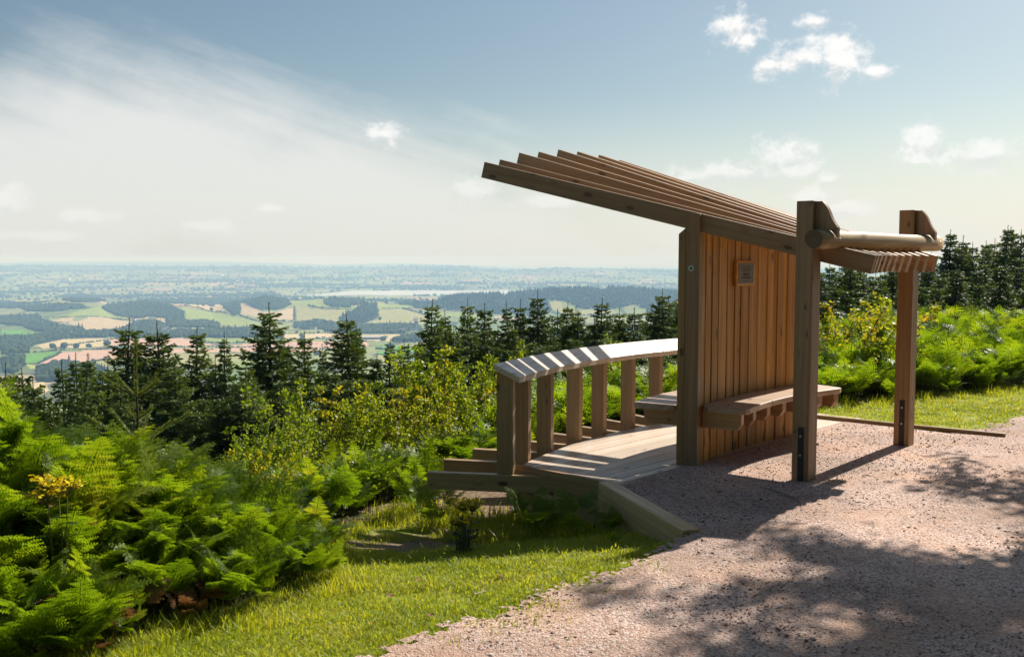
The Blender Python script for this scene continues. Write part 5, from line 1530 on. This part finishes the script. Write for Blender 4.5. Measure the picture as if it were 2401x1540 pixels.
for (zf, nb_, L, e) in ((Hs - 0.40, 5, 0.27, 0.45), (Hs - 0.74, 6, 0.42, 0.3), (Hs - 0.58, 3, 0.14, 0.5), (Hs - 1.0, 6, 0.5, 0.2), (Hs - 0.88, 3, 0.2, 0.4)):
    y0 = rs.uniform(0, 6)
    for b in range(nb_):
        a_ = y0 + b * 6.283 / nb_ + rs.uniform(-.3, .3); needle_stick((0, 0, zf), (math.cos(a_), math.sin(a_), e), L * rs.uniform(0.8, 1.15), 0.35)
lm.quads(np.array(Q), np.array(T_), 0)
m_sap = leafmat('sapling_needles', [(0.10, 0.16, 0.035), (0.16, 0.22, 0.05), (0.22, 0.27, 0.07)], 0.25, 0.5, 0.3)
o = link(bpy.data.objects.new('spruce_sapling', lm.mesh('spruce_sapling', [m_sap, m_twig]))); o.location = (sapP, 7.6, g0)
tag(o, 'single bare-looking spruce sapling with a tall leader rising from the bracken', 'sapling')

# ragwort
def ragwort(name, x, y, H, rad, nh, label, seed, zb=None):
    rs = np.random.default_rng(seed); z0 = float(terr(x, y)) if zb is None else zb
    r = empty(name, (x, y, z0)); tag(r, label, 'flower')
    st = LM(); fl = LM(); lv = LM(); Q = []; T_ = []; ql = []; tl = []
    for s_ in range(4):
        a_ = rs.uniform(0, 6.28); bx = np.array([math.cos(a_), math.sin(a_), 0]) * 0.02
        top = np.array([math.cos(a_) * rad * 0.5, math.sin(a_) * rad * 0.5, H * rs.uniform(0.8, 0.95)])
        st.tube([bx, (bx + top) / 2 + rs.normal(0, 0.01, 3), top], [0.006, 0.004, 0.003], 5)
        for k in range(nh // 4):
            b = rs.uniform(0, 6.28); rr = rad * math.sqrt(rs.random()) * 0.8
            hp = top + np.array([math.cos(b) * rr, math.sin(b) * rr, 0.03 + rs.uniform(0, 0.05)])
            st.tube([top, hp], [0.002, 0.0015], 3)
            hr = rs.uniform(0.010, 0.014)
            nx = rs.normal(0, 0.35, 3) + np.array([0, 0, 1]); nx /= np.linalg.norm(nx); ux = np.cross(nx, [1, 0.2, 0]); ux /= np.linalg.norm(ux); vx = np.cross(nx, ux)
            for m_ in range(11):
                an = m_ * 6.283 / 11; dd = ux * math.cos(an) + vx * math.sin(an); sw = np.cross(nx, dd) * 0.0032
                Q.append([hp - sw * .6, hp + dd * hr * .6 - sw, hp + dd * hr + nx * 0.001, hp + dd * hr * .6 + sw]); T_.append(rs.random())
        for k in range(9):
            zf = rs.uniform(0.05, 0.85); P = bx + (top - bx) * zf; an = rs.uniform(0, 6.28); dd = np.array([math.cos(an), math.sin(an), rs.uniform(-.2, .4)]); sw = np.array([-dd[1], dd[0], 0])
            L = rs.uniform(0.05, 0.09)
            for j in range(5):
                p0 = P + dd * L * j / 5; ll = 0.022 * (1 - abs(j - 2) / 4)
                for sg in (-1, 1): ql.append([p0, p0 + sw * sg * ll + dd * 0.006, p0 + sw * sg * ll * 1.1 + dd * 0.016, p0 + dd * 0.012]); tl.append(rs.random())
    fl.quads(np.array(Q), np.array(T_)); lv.quads(np.array(ql), np.array(tl))
    for nm, me in (('stem', st.mesh('stem', [m_stem])), ('flower_heads', fl.mesh('flower_heads', [m_yel])), ('leaves', lv.mesh('leaves', [m_broad]))): link(bpy.data.objects.new(nm, me), r)
x, z = uvxy(135, 1130, 5.0); ragwort('ragwort_plant', x, 5.0, z - float(terr(x, 5.0)), 0.11, 200, 'yellow ragwort flowering above the bracken at the far left', 1)
x, z = uvxy(1092, 1182, 6.9); ragwort('ragwort_plant', x, 6.9, z - float(terr(x, 6.9)), 0.11, 180, 'yellow ragwort in the shade below the deck joists', 2)
x, z = uvxy(1078, 1225, 6.75); ragwort('ragwort_plant', x, 6.75, z - float(terr(x, 6.75)), 0.08, 90, 'lower small ragwort beside the one below the joists', 5)
x, z = uvxy(2008, 888, 12.2); ragwort('ragwort_plant', x, 12.2, z - float(terr(x, 12.2)), 0.10, 36, 'small yellow ragwort at the edge of the bracken beyond the right-hand lawn', 3)
x, z = uvxy(1972, 905, 12.0); ragwort('ragwort_plant', x, 12.0, z - float(terr(x, 12.0)), 0.05, 12, 'tiny yellow flower stem near the bench end beyond the deck', 4)

# twigs, straws and fallen leaves on the gravel and grass
def twig(name, pts, r, mat, label, cat='twig'):
    lm = LM(); lm.tube(pts, r, 5); o = link(bpy.data.objects.new(name, lm.mesh(name, [mat]))); tag(o, label, cat); return o
m_straw = simple('dry_straw', (0.62, 0.48, 0.33), 0.7, 0, 0.2, 60)
def gp(u, v, z=0.012):
    dy, dz = math.cos(R_(4.043)) + math.sin(R_(4.043)) * (770 - v) / 2334.3, -math.sin(R_(4.043)) + math.cos(R_(4.043)) * (770 - v) / 2334.3
    k = (z - 1.75) / dz
    return [(u - 1200.5) / 2334.3 * k, dy * k, z]
twig('twig', [gp(1790, 1142), gp(1822, 1152), gp(1852, 1163), gp(1871, 1172), gp(1880, 1184), gp(1879, 1195)], [0.003, 0.005, 0.005, 0.004, 0.003, 0.0025], simple('dry_twig', (0.26, 0.17, 0.12), 0.8), 'long curved twig lying on the gravel in front of the near post')
twig('straw', [gp(1842, 1227), gp(1870, 1226), gp(1895, 1225)], [0.002, 0.003, 0.002], m_straw, 'pale straight straw lying on the sunlit gravel', 'straw')
twig('straw', [gp(1112, 1392, -0.02), gp(1140, 1384, -0.02)], [0.004, 0.003], m_straw, 'pale dry stalk lying on the grass verge', 'straw')
def leaf_me(seed):
    rs = random.Random(seed); n_ = 9; pts = []
    for i in range(n_):
        t_ = i / (n_ - 1)
        w_ = 0.42 * math.sin(math.pi * t_ ** 0.8); pts.append((t_ - 0.5, w_, 0.18 * (t_ - 0.5) ** 2 * 4 + 0.10 * w_))
    vs = [(a, b, c) for a, b, c in pts] + [(a, 0, c - 0.08) for a, b, c in pts] + [(a, -b, c) for a, b, c in pts]
    fs = []
    for i in range(n_ - 1): fs += [(i, i + 1, n_ + i + 1, n_ + i), (n_ + i, n_ + i + 1, 2 * n_ + i + 1, 2 * n_ + i)]
    me = bpy.data.meshes.new('fallen_leaf'); me.from_pydata(vs, [], fs); me.materials.append(m_dry); return me
m_dry = leafmat('dry_leaf', [(0.22, 0.10, 0.05), (0.36, 0.20, 0.11), (0.48, 0.32, 0.20)], 0.2, 0.6, 0.2, tcol=(1, 1, 1))
lfm = leaf_me(1)
rl = random.Random(5)
for (u, v, z) in ((915, 1372, -.05), (1060, 1405, -.03), (1175, 1345, -.05), (1010, 1440, -.02), (870, 1455, -.04), (700, 1490, -.05), (1235, 1335, -.04), (980, 1340, -.08), (2010, 1155, .02), (1440, 1480, .02)):
    q = gp(u, v, z); o = link(bpy.data.objects.new('fallen_leaf', lfm)); s = rl.uniform(0.03, 0.05)
    o.location = (q[0], q[1], float(terr(q[0], q[1])) + 0.03 if z < 0 else 0.02); o.scale = (s, s, s); o.rotation_euler = (rl.uniform(-.3, .3), rl.uniform(-.3, .3), rl.uniform(0, 6.3))
    tag(o, 'curled brown fallen leaf on the turf or gravel in front', 'leaf', 'fallen leaves in the foreground')
# tussock of dead grass at the gravel edge
lm = LM(); rs = np.random.default_rng(77); Q = []
for i in range(160):
    b = np.array([rs.normal(0, 0.10), rs.normal(0, 0.03), 0.0]); a_ = rs.normal(0.2, 0.7); L = rs.uniform(0.05, 0.13)
    d = np.array([math.cos(a_), math.sin(a_), rs.uniform(0.02, 0.25)]); s_ = np.array([-d[1], d[0], 0]) * 0.0018
    Q.append([b - s_, b + s_, b + d * L + s_ * .2, b + d * L - s_ * .2])
lm.quads(np.array(Q), 0.6); o = link(bpy.data.objects.new('dead_grass', lm.mesh('dead_grass', [m_straw]))); q = gp(1385, 1382, 0.01); o.location = (q[0], q[1], 0.012)
tag(o, 'flat clump of dead straw-coloured grass at the gravel edge', 'dead grass')

# the tree beside the path, outside the picture, whose shade falls on the gravel
def roadside_tree(x, y):
    rs = np.random.default_rng(31); br = LM(); lf = LM(); Q = []; T_ = []
    br.tube([[0, 0, -0.3], [0.05, 0, 1.5], [-0.1, 0.05, 3.2], [-0.5, -0.1, 5.0], [-0.9, -0.2, 7.7]], [0.16, 0.13, 0.10, 0.07, 0.03], 9)
    tips = []
    for i in range(52):
        z0 = rs.uniform(4.3, 7.6); a_ = rs.uniform(0, 6.28); L = rs.uniform(1.0, 2.6) * (1.1 - abs(z0 - 5.6) / 4)
        P = np.array([-0.12 * z0, 0, z0]); d = np.array([math.cos(a_), math.sin(a_), rs.uniform(0.0, 0.5)]); pts = [P]
        for k in range(6):
            d = d + rs.normal(0, 0.15, 3); d /= np.linalg.norm(d); P = P + d * L / 6; pts.append(P)
            if k > 1:
                d2 = d + rs.normal(0, 0.6, 3); d2 /= np.linalg.norm(d2); q_ = np.array([P, P + d2 * 0.35, P + d2 * 0.6 + [0, 0, -0.05]]); br.tube(q_, [0.012, 0.007, 0.003], 3); tips.append(q_)
        br.tube(np.array(pts), np.linspace(0.04, 0.008, 7), 4); tips.append(np.array(pts[2:]))
    for i in range(24000):
        b = tips[rs.integers(len(tips))]; k = rs.integers(0, len(b) - 1); t_ = rs.random(); P = b[k] * (1 - t_) + b[k + 1] * t_ + rs.normal(0, 0.10, 3)
        a_ = rs.normal(0, 1, 3); a_ /= np.linalg.norm(a_); c_ = np.cross(a_, rs.normal(0, 1, 3)); c_ /= np.linalg.norm(c_); l_ = 0.10
        Q.append([P, P + a_ * l_ * 0.4 + c_ * l_ * 0.35, P + a_ * l_, P + a_ * l_ * 0.4 - c_ * l_ * 0.35]); T_.append(rs.random())
    lf.quads(np.array(Q), np.array(T_))
    r = empty('roadside_tree', (x, y, 0)); tag(r, 'broadleaved tree beside the path, right of the picture', 'tree')
    link(bpy.data.objects.new('trunk', br.mesh('trunk', [m_bark])), r); link(bpy.data.objects.new('crown', lf.mesh('crown', [m_broad])), r)
    return r
roadside_tree(8.6, 10.4)

# ------------------------------------------------------------------ far country
def crown_blob(seed, sub=2):
    bm = bmesh.new(); bmesh.ops.create_icosphere(bm, subdivisions=sub, radius=1.0)
    rs = np.random.default_rng(seed)
    C_ = rs.normal(0, 1, (14, 3)); C_ /= np.linalg.norm(C_, axis=1)[:, None]
    for v in bm.verts:
        q = np.array(v.co); k = max(0.0, float((C_ @ q).max())) ** 6
        v.co = Vector(q * (0.72 + 0.34 * k) * rs.uniform(0.94, 1.05)); v.co.z = v.co.z * 0.85 + 0.62
    me = bpy.data.meshes.new('crown'); bm.to_mesh(me); bm.free(); me.materials.append(m_dist)
    at = me.attributes.new('tint', 'FLOAT', 'FACE'); at.data.foreach_set('value', rs.random(len(me.polygons)).astype(np.float32))
    return me
blobs = [make_obj('crown_a%d' % i, crown_blob(600 + i, 2 if i < 3 else 1)) for i in range(5)]
# conical crowns for conifer woods
for i in range(2):
    lm = LM(); rs = np.random.default_rng(640 + i); q = []
    for lv in range(7):
        z0 = lv * 0.33; r0 = 0.62 * (1 - lv / 7.5); n_ = 9
        for k in range(n_):
            a, b = k * 6.283 / n_, (k + 1) * 6.283 / n_; rr = r0 * rs.uniform(0.75, 1.15)
            q.append([[rr * math.cos(a), rr * math.sin(a), z0], [rr * math.cos(b), rr * math.sin(b), z0 + 0.05], [0, 0, z0 + 0.62]])
    lm.tris(np.array(q), rs.random(len(q))); me = lm.mesh('crown', [m_dist]); blobs.append(make_obj('crown_a%d' % (5 + i), me))
cb = proto_coll('distant_crowns', blobs)
def fill(poly, spacing):
    P = np.array(poly, float); x0, y0 = P.min(0); x1, y1 = P.max(0)
    n_ = int((x1 - x0) * (y1 - y0) / spacing ** 2)
    x = rng.uniform(x0, x1, n_); y = rng.uniform(y0, y1, n_); m_ = in_poly(x, y, poly)
    return x[m_], y[m_]
WLAB = {0: 'dark wood covering the top of the left green hill', 1: 'dark wood on the hilltop right of the left green hill', 2: 'small dark copse on the tan hillside', 15: 'wedge-shaped wood running diagonally down the hillside', 17: 'broad dark wooded hill in front of the water'}
for i, poly in enumerate(WOODS):
    if len(poly) < 3: continue
    yc = np.mean([q[1] for q in poly])
    sp = 9.5 if i not in (17,) else 12.5
    if i == 21: sp = 11
    x, y = fill(poly, sp)
    if len(x) == 0: continue
    # crowns thin out at the wood's edge
    s = rng.uniform(5.0, 8.5, len(x)) * (1.0 if i != 17 else 1.25)
    con = i in (15, 17)
    idx = np.where(rng.random(len(x)) < (0.35 if con else 0.04), rng.integers(5, 7, len(x)), rng.integers(0, 3 if yc < 3500 else 5, len(x)))
    s = np.where(idx > 4, s * 1.1, s)
    scatter('wood', np.stack([x, y, terr(x, y)], 1), rnd_rot(len(x), 0.06), s, idx, cb, WLAB.get(i, 'distant strip of woodland in the valley fields'))
# hedges
hx = []; hs_ = []
for l in HEDGES:
    for a, b in zip(l, l[1:]):
        L = math.hypot(b[0] - a[0], b[1] - a[1])
        if L > 700: continue
        n_ = max(1, int(L / 4.5))
        for k in range(n_):
            t_ = (k + random.random()) / n_
            hx.append((a[0] + (b[0] - a[0]) * t_ + random.uniform(-2, 2), a[1] + (b[1] - a[1]) * t_ + random.uniform(-2, 2))); hs_.append(random.uniform(1.6, 3.2) if random.random() > 0.05 else random.uniform(4, 6))
hx = np.array(hx)
scatter('hedgerows', np.stack([hx[:, 0], hx[:, 1], terr(hx[:, 0], hx[:, 1])], 1), rnd_rot(len(hx)), np.array(hs_), rng.integers(0, 5, len(hx)), cb, 'dark hedgerows dividing the valley fields')
# trees and copses scattered over the far plain and beyond the water
n_ = 60000
y = np.exp(rng.uniform(math.log(4600), math.log(14500), n_)); x = rng.uniform(-0.60, 0.36, n_) * y
f1 = fbm(x / 900., y / 420., 71, 4); f2 = fbm(x / 210., y / 120., 75, 3)
m_ = (f1 + 0.6 * f2 > 0.15) | (rng.random(n_) < 0.04)
m_ &= ~in_poly(x, y, LAKE)
m_ &= ~((y > 6400) & (y < 7500) & (x > -1300) & (x < 1300) & (f1 + 0.6 * f2 < 0.22))
x, y = x[m_], y[m_]
scatter('far_trees', np.stack([x, y, terr(x, y)], 1), rnd_rot(len(x), 0.05), rng.uniform(6, 12, len(x)) * (1 + (y - 4600) / 14000), rng.integers(3, 5, len(x)), cb, 'hazy mass of trees scattered over the far plain')
# lone trees in the fields
for i, (x, y) in enumerate(FTREES):
    r = empty('field_tree', (x, y, float(terr(x, y))), random.uniform(0, 6)); s = random.uniform(7, 10)
    tag(r, 'lone round tree in the valley fields', 'tree', 'lone round trees in the valley fields'); r.scale = (s, s, s)
    link(bpy.data.objects.new('crown', blobs[i % 3].data), r)
    lm = LM() if i == 0 else None
    if i == 0:
        lm.tube([[0, 0, -0.3], [0, 0, 0.5]], [0.07, 0.05], 6); ftm = lm.mesh('trunk', [m_bark])
    link(bpy.data.objects.new('trunk', ftm), r)
# houses
m_white = simple('white_render', (0.78, 0.76, 0.72), 0.8, 0, 0.05, 0.5); m_roof = simple('slate_roof', (0.16, 0.14, 0.14), 0.8, 0, 0.1, 0.5); m_pale = simple('pale_sheet_roof', (0.62, 0.55, 0.48), 0.6, 0, 0.05, 0.5)
def house_me(l, w_, h, rh):
    a, b = l / 2, w_ / 2
    v = [(-a, -b, -2), (a, -b, -2), (a, b, -2), (-a, b, -2), (-a, -b, h), (a, -b, h), (a, b, h), (-a, b, h), (-a, 0, h + rh), (a, 0, h + rh)]
    wl = bpy.data.meshes.new('wall'); wl.from_pydata(v, [], [(0, 1, 5, 4), (1, 2, 6, 9, 5), (2, 3, 7, 6), (3, 0, 4, 8, 7)]); wl.materials.append(m_white)
    e = 0.5
    v = [(-a - e, -b - e, h - 0.3), (a + e, -b - e, h - 0.3), (a + e, 0, h + rh + 0.2), (-a - e, 0, h + rh + 0.2), (-a - e, b + e, h - 0.3), (a + e, b + e, h - 0.3)]
    rf = bpy.data.meshes.new('roof'); rf.from_pydata(v, [], [(0, 1, 2, 3), (3, 2, 5, 4)]); rf.materials.append(m_roof)
    return wl, rf
hm = [house_me(14, 8, 5.5, 3), house_me(20, 9, 6, 3.5), house_me(10, 7, 5, 2.6)]
for i, (x, y) in enumerate(HOUSES):
    r = empty('house', (x, y, float(terr(x, y)) + 0.3), random.uniform(-0.6, 0.6)); pl_h = 'on the rising land beyond the water' if y > 8400 else 'in the village on the far plain at the left' if x < -1900 and y > 6000 else 'at the left end of the water' if y > 6000 else 'among the village trees between the left hills' if x < -900 else 'by the brown field below the wooded hill' if x > -360 else 'beside the pink stubble fields'
    tag(r, 'tiny white dark-roofed house ' + pl_h, 'house', 'houses dotted over the valley')
    wl, rf = hm[i % 3]; s = random.uniform(0.8, 1.2) * (1.35 if y > 6000 else 1.0); r.scale = (s, s, s)
    link(bpy.data.objects.new('wall', wl), r); link(bpy.data.objects.new('roof', rf), r)
bx, by = BARN[0]; bx2, by2 = BARN[1]
r = empty('barn', ((bx + bx2) / 2, (by + by2) / 2, float(terr((bx + bx2) / 2, (by + by2) / 2)))); tag(r, 'long pale-roofed barn in the brown field left of centre', 'barn')
wl, rf = house_me(74, 24, 6, 4); wl.materials[0] = m_roof; rf.materials[0] = m_pale
link(bpy.data.objects.new('wall', wl), r); link(bpy.data.objects.new('roof', rf), r)
for k, (a, b) in enumerate(((0, 1), (2, 3))):
    (x0, y0), (x1, y1) = GLASS[a], GLASS[b]
    lm = MB(); lm.box(((x0 + x1) / 2, (y0 + y1) / 2, float(terr((x0 + x1) / 2, (y0 + y1) / 2)) + 8), (math.hypot(x1 - x0, y1 - y0), 60, 22), ax=(x1 - x0, y1 - y0, 0))
    o = lm.build('glasshouse', m_white, None, 0); tag(o, ('long white glasshouses far off on the left', 'long white glasshouses on the far plain beyond the left hills')[k], 'glasshouse')
# round bales
mb = MB(); mb.cyl((0, -0.8, 0.9), (0, 0.8, 0.9), 0.95, 14); bo = mb.build('straw_bale', m_straw, None, 0)
for i, (x, y) in enumerate(BALES):
    o = bo if i == 0 else link(bpy.data.objects.new('straw_bale', bo.data))
    o.location = (x, y, float(terr(x, y))); o.rotation_euler = (0, 0, random.uniform(0, 3)); o.scale = (1.5, 1.5, 1.3)
    tag(o, 'round bale lying in the pink stubble field', 'bale', 'bales in the pink stubble field')

# ------------------------------------------------------------------ air
hz = bpy.data.meshes.new('haze')
X0, X1, Y0, Y1, Z0, Z1 = -46000, 46000, -46000, 46000, -420, 16.0
vs = [(x, y, z) for z in (Z0, Z1) for y in (Y0, Y1) for x in (X0, X1)]
hz.from_pydata(vs, [], [(0, 2, 3, 1), (4, 5, 7, 6), (0, 1, 5, 4), (2, 6, 7, 3), (0, 4, 6, 2), (1, 3, 7, 5)])
m_h = bpy.data.materials.new('haze_air'); m_h.use_nodes = True; m_h.node_tree.nodes.clear()
t = NT(m_h.node_tree); out = t.add('ShaderNodeOutputMaterial'); pv = t.add('ShaderNodeVolumePrincipled')
pv.inputs['Color'].default_value = (0.38, 0.62, 1.0, 1); pv.inputs['Density'].default_value = 0.00015; pv.inputs['Absorption Color'].default_value = (0.95, 0.93, 1, 1); pv.inputs['Anisotropy'].default_value = 0.0
t.l.new(pv.outputs[0], out.inputs['Volume'])
hz.materials.append(m_h)
ho = link(bpy.data.objects.new('haze', hz)); tag(ho, 'pale blue summer haze filling the valley air', None, None, 'stuff')
print('SCENE OBJECTS', len(bpy.data.objects))
